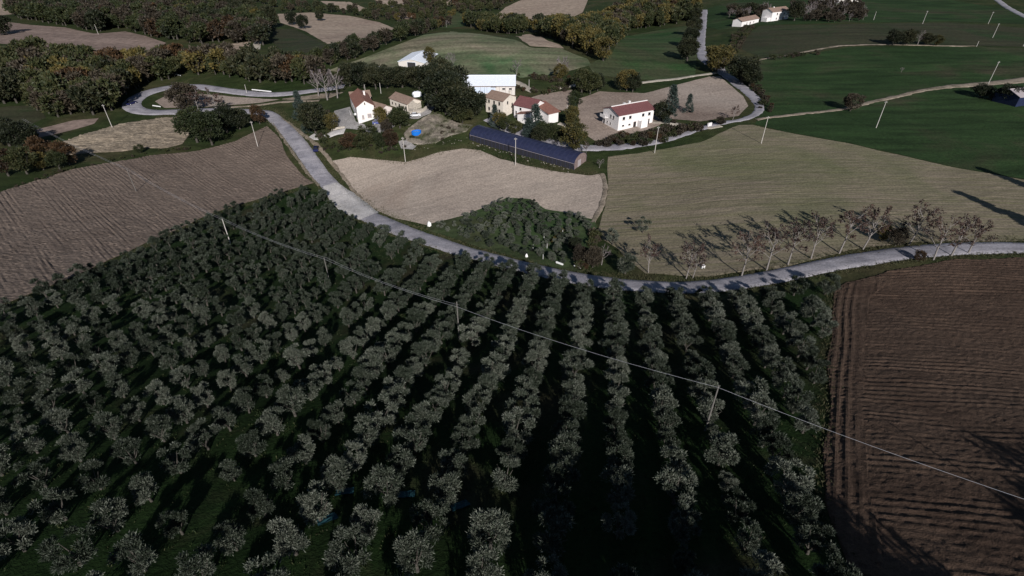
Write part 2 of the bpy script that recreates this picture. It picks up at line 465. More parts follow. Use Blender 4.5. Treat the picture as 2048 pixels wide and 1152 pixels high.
FIELDS = {}
def field(name, pts, mat, res=1.0, lift=0.06, angle=0.0, disp=None, world=False, wob=0.5, wobs=5.0):
    poly = np.array(pts, float) if world else wpoly(pts)
    # irregular edge
    if wob:
        c = poly.mean(0)
        d = poly - c; d /= np.linalg.norm(d, axis=1)[:, None] + 1e-9
        poly = poly + d * (wob * vnoise(poly[:, 0] / wobs, poly[:, 1] / wobs, 21))[:, None]
    ca, sa = math.cos(angle), math.sin(angle)
    R = np.array([[ca, sa], [-sa, ca]])
    q = poly @ R.T
    lo, hi = q.min(0) - res, q.max(0) + res
    rx, ry = res if isinstance(res, tuple) else (res, res)
    us = np.arange(lo[0], hi[0] + rx, rx); vs = np.arange(lo[1], hi[1] + ry, ry)
    uu, vv = np.meshgrid(us, vs)
    ins = inside(q, uu, vv)
    cell = ins[:-1, :-1] | ins[:-1, 1:] | ins[1:, 1:] | ins[1:, :-1]
    used = np.zeros_like(ins)
    for a, b in ((0, 0), (0, 1), (1, 0), (1, 1)):
        used[a:a + cell.shape[0], b:b + cell.shape[1]] |= cell
    out = used & ~ins
    pt = np.stack([uu[out], vv[out]], 1)
    if len(pt):
        best = np.full(len(pt), 1e9); bp = pt.copy()
        for i in range(len(q)):
            a, b = q[i], q[(i + 1) % len(q)]
            ab = b - a
            t = np.clip(((pt - a) @ ab) / (ab @ ab + 1e-9), 0, 1)
            c = a + t[:, None] * ab
            d = ((pt - c) ** 2).sum(1)
            k = d < best
            best[k] = d[k]; bp[k] = c[k]
        uu[out] = bp[:, 0]; vv[out] = bp[:, 1]
    x = uu * ca - vv * sa; y = uu * sa + vv * ca
    num = -np.ones(ins.shape, int); num[used] = np.arange(used.sum())
    xs, ys = x[used], y[used]
    z = H(xs, ys) + lift
    if disp is not None:
        e = np.where(out[used], 0.0, 1.0)
        z = z + e * disp(uu[used], vv[used])
    c = np.argwhere(cell)
    Fc = np.stack([num[c[:, 0], c[:, 1]], num[c[:, 0], c[:, 1] + 1], num[c[:, 0] + 1, c[:, 1] + 1], num[c[:, 0] + 1, c[:, 1]]], 1)
    me = mesh_np(name, np.stack([xs, ys, z], 1), Fc, mat, smooth=disp is None)
    o = tag(link(name, me), kind='structure')
    FIELDS[name] = poly
    return o, poly

def dirang(a, b):
    p, q = pg(*a), pg(*b)
    return math.atan2(q[1] - p[1], q[0] - p[0])

# orchard grass floor
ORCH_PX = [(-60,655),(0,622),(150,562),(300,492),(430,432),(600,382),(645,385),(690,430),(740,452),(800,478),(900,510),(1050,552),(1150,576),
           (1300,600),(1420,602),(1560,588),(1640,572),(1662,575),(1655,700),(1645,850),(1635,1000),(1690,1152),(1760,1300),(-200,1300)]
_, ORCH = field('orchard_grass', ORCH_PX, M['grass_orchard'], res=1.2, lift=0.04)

# left ploughed field with real furrows
ang1 = dirang((219, 425), (281, 481))
def furrow(period, amp, clod, seed):
    def f(u, v):
        w = v + 0.5 * vnoise(u / 14, v / 14, seed)
        a = amp * (0.6 + 0.9 * vnoise(u / 18, v / 2.2, seed + 1))
        return a * np.sin(2 * math.pi * w / period) + clod * vnoise(u / 0.55, v / 0.45, seed + 2) + clod * 0.6 * vnoise(u / 2.2, v / 0.9, seed + 3) + clod * 0.5 * vnoise(u / 0.26, v / 0.26, seed + 4) + 0.1
    return f
field('ploughed_field', [(-30,395),(0,385),(150,338),(300,312),(400,302),(470,283),(535,252),(556,272),(575,310),(600,345),(628,366),
      (600,374),(430,425),(300,484),(150,553),(0,612),(-40,628)], M['soil_left'], res=0.42, lift=0.10, angle=ang1, disp=furrow(1.15, 0.075, 0.10, 5))
# near dark ploughed field
field('tilled_field', [(1668,588),(1690,566),(1780,543),(1900,522),(2048,516),(2120,520),(2300,700),(2500,1000),(2500,1250),(1780,1260),(1700,1130),(1648,1000),(1652,850),(1660,700)],
      M['soil_near'], res=0.21, lift=0.10, angle=dirang((1750, 700), (2000, 712)), disp=furrow(1.05, 0.055, 0.06, 15))
# headland strips worked parallel to the orchard edge
field('headland', [(1672,590),(1690,570),(1760,552),(1775,566),(1738,600),(1728,700),(1728,850),(1740,1000),(1770,1130),(1700,1130),(1650,1000),(1654,850),(1662,700)],
      M['soil_near'], res=0.25, lift=0.16, angle=dirang((1690, 1000), (1695, 700)), disp=furrow(1.1, 0.09, 0.06, 25))
field('cloddy_field', [(92,302),(130,283),(170,268),(250,246),(330,236),(375,230),(388,258),(365,288),(330,298),(290,296),(240,304),(180,306),(130,312)],
      M['soil_clod'], res=0.5, lift=0.10, angle=0.3, disp=furrow(1.9, 0.16, 0.16, 35))
field('small_field', [(60,262),(150,240),(200,236),(190,247),(140,262),(80,275)], M['far_field_left'], res=1.0)
field('meadow', [(-20,218),(20,213),(75,210),(92,235),(60,250),(-20,235)], M['grass_dark'], res=1.0)
field('pale_field', [(662,322),(700,314),(760,320),(812,325),(880,303),(925,296),(960,300),(1000,318),(1100,342),(1180,352),(1205,347),(1209,380),(1202,420),(1186,446),
      (1120,436),(1060,420),(1000,430),(870,452),(850,450),(790,438),(735,412),(700,375)], M['pale_field'], res=0.8, lift=0.08,
      disp=lambda u, v: 0.04 * vnoise(u / 1.2, v / 1.0, 3) + 0.03)
field('seeded_field', [(1216,314),(1300,303),(1400,285),(1478,250),(1505,250),(1560,263),(1700,288),(1900,334),(2048,360),(2150,372),(2150,480),(2048,483),(1900,482),(1800,488),(1740,497),(1700,502),
      (1560,536),(1420,553),(1290,548),(1235,500),(1196,470),(1200,442),(1211,415),(1216,380),(1214,345)], M['seeded_field'], res=0.8, lift=0.08,
      disp=lambda u, v: 0.06 * vnoise(u / 3.0, v / 0.9, 8) + 0.05)
field('house_field', [(1158,198),(1200,183),(1290,187),(1330,176),(1420,153),(1440,153),(1485,192),(1497,212),(1478,232),(1400,243),(1330,236),(1320,250),(1290,262),(1240,272),(1190,282),(1162,262),(1153,225)],
      M['house_field'], res=0.9, lift=0.06)
field('brown_plot', [(1050,200),(1085,188),(1145,180),(1140,215),(1130,222),(1085,212)], M['house_field'], res=0.9)
field('hill_pasture', [(660,140),(720,118),(790,92),(850,70),(900,63),(960,68),(1030,80),(1060,96),(1120,97),(1175,118),(1180,130),(1100,150),(1040,156),(1030,150),(910,148),(880,150),(770,140),(700,150)], M['grass_mound'], res=1.6, wob=1.0, wobs=12)
field('far_meadow', [(850,55),(880,38),(935,15),(960,30),(930,52),(900,56)], M['grass_midgreen'], res=3)
field('valley_meadow', [(1175,130),(1225,105),(1240,75),(1330,58),(1390,50),(1395,100),(1390,150),(1330,160),(1260,158),(1190,150)], M['grass_midgreen'], res=1.6)
field('dark_meadow', [(1480,75),(1520,52),(1700,48),(1900,45),(2100,60),(2100,95),(1900,90),(1700,92),(1620,105),(1530,118),(1485,100)], M['grass_dark'], res=2)
field('green_field', [(1450,140),(1500,122),(1620,108),(1700,94),(1900,93),(2100,98),(2150,160),(2150,372),(2048,358),(1900,332),(1700,286),(1560,261),(1510,248),(1530,210),(1495,160)], M['grass_green'], res=1.3, lift=0.03)
field('upper_meadow', [(1400,20),(1480,0),(1900,0),(2048,25),(2100,50),(1900,43),(1700,46),(1520,50),(1440,60),(1400,50)], M['grass_green'], res=3)
field('stubble_field', [(555,28),(620,25),(700,32),(760,45),(792,58),(720,78),(655,88),(610,62),(560,45)], M['far_field'], res=2)
field('fallow_field', [(545,60),(590,58),(650,90),(640,105),(570,108),(545,85)], M['grass_dark'], res=2)
field('ridge_field', [(985,38),(1010,15),(1060,-8),(1180,-12),(1165,25),(1130,42),(1060,42)], M['far_field'], res=3)
field('bare_patch', [(1030,72),(1060,68),(1120,90),(1128,97),(1060,92)], M['far_field'], res=2)
field('ploughed_slope', [(-30,42),(0,42),(60,50),(130,55),(190,68),(250,63),(290,72),(332,86),(305,105),(270,116),(190,110),(100,95),(-30,85)], M['far_field_left'], res=2)
field('far_plot', [(395,12),(440,14),(475,30),(470,34),(420,26)], M['far_field'], res=3)
field('hedged_plot', [(412,95),(460,88),(502,83),(500,98),(450,108),(420,106)], M['far_field'], res=2)
for q in ([(640,2),(700,4),(735,18),(715,24),(660,14)], [(738,-5),(800,-6),(835,14),(800,22)], [(770,24),(830,30),(815,40)], [(880,-6),(930,-8),(900,12),(870,10)], [(0,0),(30,-4),(28,28),(-10,32)]):
    field('distant_plot', q, M['far_field'], res=4)

def smooth_line(pts, step=1.5):
    pts = [np.array(p) for p in pts]
    ext = [2 * pts[0] - pts[1]] + pts + [2 * pts[-1] - pts[-2]]
    out = []
    for i in range(1, len(ext) - 2):
        a, b, c, d = ext[i - 1:i + 3]
        k = max(2, int(np.linalg.norm(c - b) / step))
        for j in range(k):
            t = j / k
            out.append(0.5 * ((2 * b) + (-a + c) * t + (2 * a - 5 * b + 4 * c - d) * t * t + (-a + 3 * b - 3 * c + d) * t ** 3))
    out.append(pts[-1])
    return np.array(out)

ROADS = []
def ribbon(name, px, width, mat, lift=0.16, jag=0.15, kind='structure', camber=0.06, seed=1):
    line = smooth_line([pg(*p) for p in px])
    t = np.gradient(line, axis=0); t /= np.linalg.norm(t, axis=1)[:, None] + 1e-9
    nrm = np.stack([-t[:, 1], t[:, 0]], 1)
    n = len(line)
    w = np.interp(np.linspace(0, 1, n), np.linspace(0, 1, len(width)), width) if isinstance(width, (list, tuple)) else np.full(n, width)
    s = np.cumsum(np.r_[0, np.linalg.norm(np.diff(line, axis=0), axis=1)])
    offs = np.array([-0.5, -0.5, -0.25, 0, 0.25, 0.5, 0.5])
    zo = np.array([-0.25, 0, 0.7, 1, 0.7, 0, -0.25])
    V = []
    hm = H(line[:, 0], line[:, 1])
    for k in range(7):
        e = jag * vnoise(s / 1.3, s * 0 + k * 7.7, seed) * (1 if k in (0, 1, 5, 6) else 0)
        if k in (0, 6): e = jag * vnoise(s / 1.3, s * 0 + (1 if k == 0 else 5) * 7.7, seed) + 0.25
        o = offs[k] * w + np.sign(offs[k]) * e
        p = line + nrm * o[:, None]
        z = np.maximum(H(p[:, 0], p[:, 1]), hm - 0.5) + lift + (camber * zo[k] if zo[k] >= 0 else -0.25)
        V.append(np.stack([p[:, 0], p[:, 1], z], 1))
    V = np.stack(V, 1).reshape(-1, 3)
    ii = np.arange(n * 7).reshape(n, 7)
    Fq = np.stack([ii[:-1, :-1], ii[:-1, 1:], ii[1:, 1:], ii[1:, :-1]], -1).reshape(-1, 4)
    o = tag(link(name, mesh_np(name, V, Fq[:, ::-1], mat, smooth=True)), kind=kind)
    ROADS.append((line, w))
    return o

MAIN = [(470,222),(505,224),(535,228),(556,243),(580,268),(606,300),(632,338),(658,368),(690,402),(735,432),(800,460),(900,494),(980,517),(1060,537),(1150,556),(1240,569),
        (1330,575),(1420,573),(1500,562),(1580,547),(1680,526),(1780,510),(1880,500),(1980,496),(2060,497),(2200,506)]
ribbon('road', MAIN, [5.0, 5.2, 5.4, 5.2, 5.0, 4.8, 4.8, 5.0], M['asphalt'])
ribbon('hairpin_road', [(478,222),(420,221),(350,224),(300,225),(270,218),(264,206),(285,190),(330,177),(380,173),(450,181),(530,189),(590,186),(640,180),(690,172)], [5.5, 6.5, 7.5, 6.0, 4.5, 4.0], M['asphalt'], lift=0.155)
ribbon('concrete_slab', [(660,370),(690,400),(716,420),(740,433)], [4.6, 7.6, 8.0, 6.0], M['concrete'], lift=0.22, jag=0.25)
ribbon('lane', [(980,236),(1010,252),(1060,272),(1120,290),(1185,296),(1250,293),(1310,284),(1365,270),(1410,255),(1450,245),(1490,238),(1515,225),(1517,208),(1500,188),(1470,164),(1447,147),(1440,138)], [5.5, 5.5, 4.0, 2.4, 2.4, 3.6, 4.8, 4.5], M['asphalt'], lift=0.15, jag=0.5)
ribbon('upper_lane', [(1440,138),(1418,126),(1405,112),(1400,90),(1402,70),(1405,45),(1408,20)], 5.0, M['asphalt'], lift=0.15, jag=0.5)
ribbon('dirt_track', [(1512,240),(1560,233),(1620,226),(1690,217),(1740,205),(1800,192),(1850,180),(1920,172),(2000,165),(2060,158)], [1.6, 1.8, 2.0, 2.4, 4.5, 6.0], M['dirt'], lift=0.14, jag=0.5)
ribbon('meadow_track', [(1515,120),(1580,110),(1640,98),(1700,91),(1800,90),(1950,92)], 1.6, M['dirt'], lift=0.14, jag=0.6)
ribbon('gravel_track', [(1280,166),(1320,161),(1370,155),(1410,149),(1435,145)], 2.0, M['gravel'], lift=0.14, jag=0.3)
ribbon('farm_path', [(1030,163),(1045,170),(1058,180),(1068,184)], [2.6, 3.2, 3.0], M['gravel'], lift=0.14, jag=0.4)
ribbon('orchard_path', [(1098,182),(1125,175),(1150,171),(1172,168)], 1.8, M['gravel'], lift=0.14, jag=0.3)
ribbon('drive', [(622,272),(640,275),(658,271),(668,266),(690,262)], 3.4, M['concrete'], lift=0.14, jag=0.4)
ribbon('verge_track', [(532,226),(560,236),(585,252),(605,268),(622,280),(648,306),(680,345),(705,378),(725,398)], [0.9, 1.0, 1.4, 1.2, 0.8, 0.7], M['dirt'], lift=0.13, jag=0.4)
ribbon('field_path', [(452,215),(500,212),(540,207),(580,203),(640,201)], 1.6, M['dirt'], lift=0.14, jag=0.4)
ribbon('house_drive', [(1305,245),(1340,246),(1380,252),(1420,256),(1440,252)], 1.8, M['gravel'], lift=0.14, jag=0.3)
ribbon('garden_path', [(1118,247),(1132,252),(1136,260),(1128,270)], 1.8, M['gravel'], lift=0.14, jag=0.3)
ribbon('furrow_track', [(1204,348),(1210,372),(1206,400),(1196,425),(1184,446)], 1.2, M['dirt'], lift=0.2, jag=0.3)
ribbon('distant_road', [(1985,-6),(2010,12),(2035,26),(2070,44)], 4.0, M['asphalt'], lift=0.2)
ribbon('distant_lane', [(512,100),(515,85),(520,70),(528,45)], 4.0, M['gravel'], lift=0.2)
ribbon('shoulder', [(545,245),(565,275),(590,310),(615,345),(640,372)], 0.8, M['dirt'], lift=0.12, jag=0.4)
field('hairpin_plot', [(308,203),(330,193),(380,187),(450,192),(530,198),(560,199),(520,206),(450,211),(380,215),(330,216)], M['house_field'], res=1.0)
field('scrub_bank', [(555,199),(640,188),(690,184),(660,196),(600,200)], M['dirt'], res=1.0)
field('farmyard', [(668,222),(700,214),(712,244),(735,252),(770,246),(790,252),(760,270),(720,262),(690,258),(660,250)], M['yard'], res=0.8, lift=0.13)
field('rubble_bank', [(806,268),(826,248),(850,232),(872,224),(895,238),(920,248),(948,250),(934,264),(900,272),(872,288),(835,290),(812,284)], M['rubble'], res=0.5, lift=0.1, disp=lambda u, v: 0.22 * vnoise(u / 1.6, v / 1.6, 71) + 0.15 * vnoise(u / .8, v / .8, 72) + 0.2)
field('terrace_yard', [(815,226),(845,222),(858,208),(868,216),(862,228),(835,240),(818,238)], M['yard'], res=0.8, lift=0.16)
field('small_terrace', [(796,283),(812,278),(833,294),(826,300),(802,298)], M['yard'], res=0.8, lift=0.16)

# ------------------------------------------------------------------ vegetation
def unit(v): return v / (np.linalg.norm(v, axis=-1, keepdims=True) + 1e-9)

def leaves(r, C, D, L, W):
    """diamond leaf sprays at C pointing along D"""
    n = len(C)
    D = unit(D)
    S = unit(np.cross(D, unit(r.normal(size=(n, 3)))))
    N = unit(np.cross(S, D))
    L = np.broadcast_to(L, (n,))[:, None]; W = np.broadcast_to(W, (n,))[:, None]
    mid = C + D * L * 0.5 + N * W * 0.25
    V = np.stack([C, mid + S * W * 0.5, C + D * L, mid - S * W * 0.5], 1).reshape(-1, 3)
    return V, np.arange(n * 4).reshape(n, 4)

def crown(r, h, rx, rz, zc, nl, per, lobe, L, W, up=0.35, shell=0.65, cone=0.0, fill=0.15):
    Vs, k = [], 0
    for i in range(nl):
        d = unit(r.normal(size=3))
        d[2] = d[2] * 0.9 + 0.12
        q = r.uniform(0.45, 1.0) ** 0.6
        c = np.array([d[0] * rx * q, d[1] * rx * q, zc + d[2] * rz * q])
        if cone:
            t = (i + 0.5) / nl
            z = zc - rz + 2 * rz * t
            rr = rx * ((1 - t) ** cone) * math.sqrt(r.uniform(0.15, 1))
            a = r.uniform(0, 6.283)
            c = np.array([rr * math.cos(a), rr * math.sin(a), z])
        lr = lobe * r.uniform(0.65, 1.25)
        n = int(per * r.uniform(0.6, 1.3))
        dd = unit(r.normal(size=(n, 3)))
        out = c - np.array([0, 0, zc]); out = out / (np.linalg.norm(out) + 1e-6)
        dd = unit(dd + out * 0.55 + np.array([0, 0, up]))
        rad = lr * np.where(r.uniform(size=n) < fill, r.uniform(0.2, 0.7, n), r.uniform(shell, 1.08, n))
        P0 = c + dd * rad[:, None] * np.array([1, 1, 0.85])
        D = unit(dd + r.normal(size=(n, 3)) * 0.55 + np.array([0, 0, up * 0.8]))
        V, _ = leaves(r, P0, D, L * r.uniform(0.6, 1.3, n), W * r.uniform(0.6, 1.3, n))
        Vs.append(V)
    V = np.concatenate(Vs)
    V[:, 2] = np.maximum(V[:, 2], 0.25)
    return V, np.arange(len(V)).reshape(-1, 4)

def tubes(segs, n=5):
    V, F = [], []
    for p0, p1, r0, r1 in segs:
        p0, p1 = np.array(p0, float), np.array(p1, float)
        d = unit(p1 - p0)
        a = np.cross(d, [0.31, 0.52, 0.79]); a = unit(a); b = np.cross(d, a)
        base = len(V)
        for p, r in ((p0, r0), (p1, r1)):
            for i in range(n):
                t = 6.28318 * i / n
                V.append(p + (a * math.cos(t) + b * math.sin(t)) * r)
        for i in range(n):
            F.append((base + i, base + (i + 1) % n, base + n + (i + 1) % n, base + n + i))
    return np.array(V), np.array(F)

def limbs(r, h, fork, n, spread, r0, top):
    lean = r.normal(size=2) * 0.06 * h
    f = np.array([lean[0] * 0.5, lean[1] * 0.5, fork])
    S = [((0, 0, -0.35), (0.02, 0, 0.12 * h), r0 * 1.25, r0 * 0.95), ((0.02, 0, 0.12 * h), f, r0 * 0.95, r0 * 0.75)]
    for i in range(n):
        a = 6.283 * i / n + r.uniform(-0.4, 0.4)
        q = spread * r.uniform(0.55, 1)
        m = f + np.array([math.cos(a) * q * 0.5, math.sin(a) * q * 0.5, (top - fork) * r.uniform(0.3, 0.45)])
        e = m + np.array([math.cos(a) * q * 0.45, math.sin(a) * q * 0.45, (top - fork) * r.uniform(0.3, 0.5)])
        S += [(f, m, r0 * 0.55, r0 * 0.36), (m, e, r0 * 0.36, r0 * 0.12)]
    return S

def baretree(r, h, spread, r0, ntw=4):
    S = []
    f = 0.26 * h
    lean = r.normal(size=2) * 0.02 * h
    S.append(((0, 0, -0.35), (lean[0], lean[1], f), r0 * 1.2, r0 * 0.85))
    S.append(((lean[0], lean[1], f), (lean[0] * 1.5, lean[1] * 1.5, h * 0.62), r0 * 0.8, r0 * 0.4))
    tips = []
    for i in range(9):
        z = f + (0.36 * h) * i / 8
        a = i * 2.4 + r.uniform(-0.4, 0.4)
        p0 = np.array([lean[0], lean[1], z])
        out = np.array([math.cos(a), math.sin(a), 0])
        ln = spread * r.uniform(0.6, 1) * (1 - 0.35 * i / 8)
        p1 = p0 + out * ln * 0.55 + np.array([0, 0, h * r.uniform(0.10, 0.20)])
        S.append((p0, p1, r0 * 0.45, r0 * 0.26))
        for j in range(3):
            o2 = unit(out + r.normal(size=3) * 0.6)
            p2 = p1 + o2 * ln * 0.5 + np.array([0, 0, h * r.uniform(0.05, 0.16)])
            S.append((p1, p2, r0 * 0.24, r0 * 0.11))
            tips.append((p1, p2))
            for k in range(ntw):
                o3 = unit(o2 + r.normal(size=3) * 0.7 + np.array([0, 0, 0.3]))
                p3 = p2 + o3 * ln * r.uniform(0.25, 0.45)
                q = p1 + (p2 - p1) * r.uniform(0.4, 1)
                S.append((q, p3, r0 * 0.10, r0 * 0.035))
                tips.append((q, p3))
    return S, tips

PROTO = {}
def proto(kind, crownVF, trunkVF, cm, tm, h):
    PROTO.setdefault(kind, []).append(dict(
        crown=mesh_np(kind + '_crown', *crownVF, cm) if crownVF is not None else None,
        trunk=mesh_np(kind + '_trunk', *trunkVF, tm, smooth=True),
        cv=crownVF, tv=trunkVF, h=h))

R0 = np.random.default_rng(11)
for i in range(9):        # orchard olives: airy lobed crowns on short trunks
    h = 4.2
    cv = crown(R0, h, R0.uniform(1.2, 1.6), R0.uniform(1.45, 1.75), 2.45, int(R0.integers(11, 17)), 330, 0.56, 0.30, 0.085, up=0.55, shell=0.35, fill=0.35)
    proto('olive', cv, tubes(limbs(R0, h, 0.95, 5, 1.3, 0.17, 3.3)), M['olive'], M['bark'], h)
for i in range(4):        # broad evergreen oaks
    cv = crown(R0, 9, 3.2, 3.1, 4.7, 34, 130, 1.45, 0.55, 0.36, up=0.25, fill=0.25)
    proto('oak', cv, tubes(limbs(R0, 9, 2.2, 6, 3.0, 0.32, 6.8)), M['oak'], M['bark'], 9)
for kind in ('green', 'yellow', 'rust', 'brown'):
    for i in range(3):
        cv = crown(R0, 8, 2.5, 2.9, 4.1, 27, 125, 1.2, 0.46, 0.28, up=0.3, fill=0.25, shell=0.55)
        proto(kind, cv, tubes(limbs(R0, 8, 1.7, 5, 2.3, 0.24, 6.2)), M[kind], M['bark'], 8)
for i in range(2):        # blue-green conifers
    cv = crown(R0, 9, 2.3, 4.2, 4.8, 40, 75, 0.75, 0.5, 0.2, up=-0.1, cone=0.75, fill=0.3)
    proto('conifer', cv, tubes([((0, 0, -0.3), (0, 0, 8), 0.22, 0.05)]), M['conifer'], M['bark'], 9)
for i in range(2):        # tall slender cypresses
    cv = crown(R0, 16, 1.9, 7.6, 8.4, 90, 70, 0.9, 0.6, 0.3, up=0.6, cone=0.55, fill=0.2)
    proto('cypress', cv, tubes([((0, 0, -0.4), (0, 0, 14), 0.3, 0.05)]), M['oak'], M['bark'], 16)
for i in range(4):        # roadside trees, nearly leafless, with a few dull red leaves
    S, tips = baretree(R0, 9.5, 2.7, 0.15, 5)
    t = np.array([a + (b - a) * R0.uniform(0.3, 1.05) for a, b in tips for _ in range(5)])
    V, F2 = leaves(R0, t, R0.normal(size=(len(t), 3)) + np.array([0, 0, -0.2]), R0.uniform(0.22, 0.4, len(t)), R0.uniform(0.14, 0.24, len(t)))
    proto('red', (V, F2), tubes(S, 4), M['red'], M['palebark'], 9.5)
for i in range(3):        # leafless
    S, tips = baretree(R0, 8, 2.6, 0.17, 7)
    cut = 20
    tw = [(q, p, 0.035, 0.012) for q, p in tips]
    V, F2 = tubes(tw, 3)
    proto('bare', (V, F2), tubes([s for s in S if s[2] > 0.03], 4), M['twig'], M['palebark'], 8)
for kind, mat in (('shrub', 'green'), ('brownshrub', 'brown'), ('oliveshrub', 'olive')):
    for i in range(3):
        cv = crown(R0, 2.4, 1.15, 0.85, 1.15, 10, 80, 0.6, 0.34, 0.2, up=0.35, fill=0.3)
        proto(kind, cv, tubes(limbs(R0, 2.4, 0.3, 5, 0.9, 0.07, 1.7), 4), M[mat], M['bark'], 2.4)

NAMES = {'olive': 'olive_tree', 'oak': 'oak_tree', 'green': 'broadleaf_tree', 'yellow': 'autumn_tree', 'rust': 'autumn_tree', 'brown': 'autumn_tree', 'conifer': 'conifer_tree',
         'cypress': 'cypress_tree', 'red': 'roadside_tree', 'bare': 'bare_tree', 'shrub': 'shrub', 'brownshrub': 'shrub', 'oliveshrub': 'shrub'}
def tree(kind, x, y, h, label, cat='tree', group=None, wide=1.0, var=None, name=None, sink=0.0):
    ps = PROTO[kind]
    p = ps[int(rng.integers(len(ps))) if var is None else var % len(ps)]
    s = h / p['h']
    e = empty(name or NAMES[kind], (x, y, h1(x, y) - 0.05 - sink), float(rng.uniform(0, 6.28)), (s * wide, s * wide, s))
    c = link('crown' if kind not in ('bare',) else 'twigs', p['crown'], e)
    link('trunk', p['trunk'], e)
    tag(e, label, cat, group)
    return e

def cam_depth(x, y, z):
    return y * CP - (z - CAMZ) * SP
def project(x, y, z):
    d = cam_depth(x, y, z)
    return 1024 + FPX * x / d, 576 - FPX * ((y * SP + (z - CAMZ) * CP) / d), d

# ---- olive orchard in rows
az = math.atan2(196, 1127.7)
ROWD = np.array([math.sin(az), math.cos(az)]); ROWN = np.array([math.cos(az), -math.sin(az)])
ref = pg(1226, 585)
keep_r = np.random.default_rng(3)
spots = []
poles_px = [(461, 487), (661, 572), (919, 680), (1410, 862)]
polexy = [pg(*p) for p in poles_px]
ORD = ['zeroth','first','second','third','fourth','fifth','sixth','seventh','eighth','ninth','tenth','eleventh','twelfth','thirteenth','fourteenth','fifteenth','sixteenth','seventeenth','eighteenth','nineteenth']
def ordinal(n):
    if n < 20: return ORD[n]
    tens = {2: 'twent', 3: 'thirt', 4: 'fort', 5: 'fift', 6: 'sixt'}[n // 10]
    return tens + 'ieth' if n % 10 == 0 else tens + 'y-' + ORD[n % 10]
for i in range(-34, 14):
    for j in range(-30, 44):
        wide = max(0, -6 - i)          # the lower block is planted wider apart
        q = ref + ROWN * (i * 5.5 - wide * 0.6) + ROWD * (j * 3.85 + (i % 2) * 0.5)
        q = q + keep_r.normal(size=2) * (0.10, 0.18)
        if keep_r.uniform() < 0.03: continue
        spots.append((q[0], q[1], i, j))
spots = np.array(spots)
din = inside(ORCH, spots[:, 0], spots[:, 1])
spots = spots[din]
good = []
for *q, ri, rj in spots:
    q = np.array(q); ij = (int(ri), int(rj))
    # keep off the boundary, the road and the poles
    ab = np.roll(ORCH, -1, 0) - ORCH
    t = np.clip(((q - ORCH) * ab).sum(1) / ((ab ** 2).sum(1) + 1e-9), 0, 1)
    d = np.linalg.norm(ORCH + t[:, None] * ab - q, axis=1).min()
    rd = (np.linalg.norm(ROADS[0][0] - q, axis=1) - ROADS[0][1] / 2).min()
    if d < 0.9 or rd < 2.0 or min(np.linalg.norm(q - p) for p in polexy) < 1.6: continue
    good.append((q, ij))
info = []
for q, ij in good:
    z = h1(*q)
    u, v, d = project(q[0], q[1], z + 2.4)
    m = 60
    vis = -m < u < 2048 + m and -m < v < 1152 + m + 40
    if d > 8 and -320 < u < 2300 and v < 1500:
        info.append((not vis, d, q, ij))
info.sort(key=lambda a: (a[0], a[1]))
sz = np.random.default_rng(19)
rest = []
rows = sorted({a[3][0] for a in info}, reverse=True)
rank = {}
for i in rows:
    for k, a in enumerate(sorted((a for a in info if a[3][0] == i), key=lambda a: -a[3][1])): rank[a[3]] = k + 1
def olive_label(ij, h):
    look = 'tall' if h > 4.5 else 'small' if h < 3.0 else 'grey-green'
    return '%s olive, %s from the road in the %s row from the tilled field' % (look, ordinal(rank[ij]), ordinal(rows.index(ij[0]) + 1))
for k, (nv, d, q, ij) in enumerate(info):
    h = float(np.clip(sz.normal(4.15, 0.38), 2.6, 5.2))
    if sz.uniform() < 0.05: h *= 0.6
    w = float(sz.uniform(0.92, 1.12))
    left = float(np.clip((-q[0] - 2) / 28, 0, 1))        # the lower block of the orchard is younger
    h *= 1 - 0.08 * left; w *= 1 - 0.08 * left
    if k < 300 and not nv:
        tree('olive', q[0], q[1], h, olive_label(ij, h), 'olive tree', 'olive trees in the orchard rows', w, int(sz.integers(9)))
    else:
        rest.append((q, h, w))
print('olives', len(info), 'rest', len(rest))

def joined(name, items, label, cat, kind='stuff'):
    """items: (kind, x, y, h, wide, leafstep) -> one mesh of crowns and trunks"""
    Vs, Fs, Ms, mats, base = [], [], [], [], 0
    r = np.random.default_rng(len(items) + 5)
    def midx(m):
        if m not in mats: mats.append(m)
        return mats.index(m)
    for kd, x, y, h, w, step, grow in items:
        p = PROTO[kd][int(r.integers(len(PROTO[kd])))]
        s = h / p['h']
        a = r.uniform(0, 6.28); c_, s_ = math.cos(a), math.sin(a)
        z0 = h1(x, y) - 0.05
        cv, cf = p['cv']
        q = cv.reshape(-1, cf.shape[1], 3) if len(cv) == cf.size else None
        parts = []
        if q is not None:
            q = q[::step]
            ce = q.mean(1, keepdims=True)
            q = ce + (q - ce) * grow
            parts.append((q.reshape(-1, 3), np.arange(q.shape[0] * 4).reshape(-1, 4), p['crown'].materials[0]))
        else:
            parts.append((cv, cf, p['crown'].materials[0]))
        if step < 6: parts.append((*p['tv'], p['trunk'].materials[0]))
        else:
            tv, tf = p['tv']; parts.append((tv[:10], tf[:5], p['trunk'].materials[0]))
        for V0, F0, mt in parts:
            V1 = V0 * np.array([s * w, s * w, s])
            V1 = np.stack([V1[:, 0] * c_ - V1[:, 1] * s_ + x, V1[:, 0] * s_ + V1[:, 1] * c_ + y, V1[:, 2] + z0], 1)
            Vs.append(V1); Fs.append(F0 + base); Ms.append(np.full(len(F0), midx(mt))); base += len(V1)
    if not Vs: return
    o = link(name, mesh_np(name, np.concatenate(Vs), np.concatenate(Fs), mats, np.concatenate(Ms)))
    return tag(o, label, cat, kind=kind)
joined('olive_trees', [('olive', q[0], q[1], h, w, 2, 1.45) for q, h, w in rest], 'remaining grey-green olives filling the orchard edge beside the ploughed field', 'olive trees')

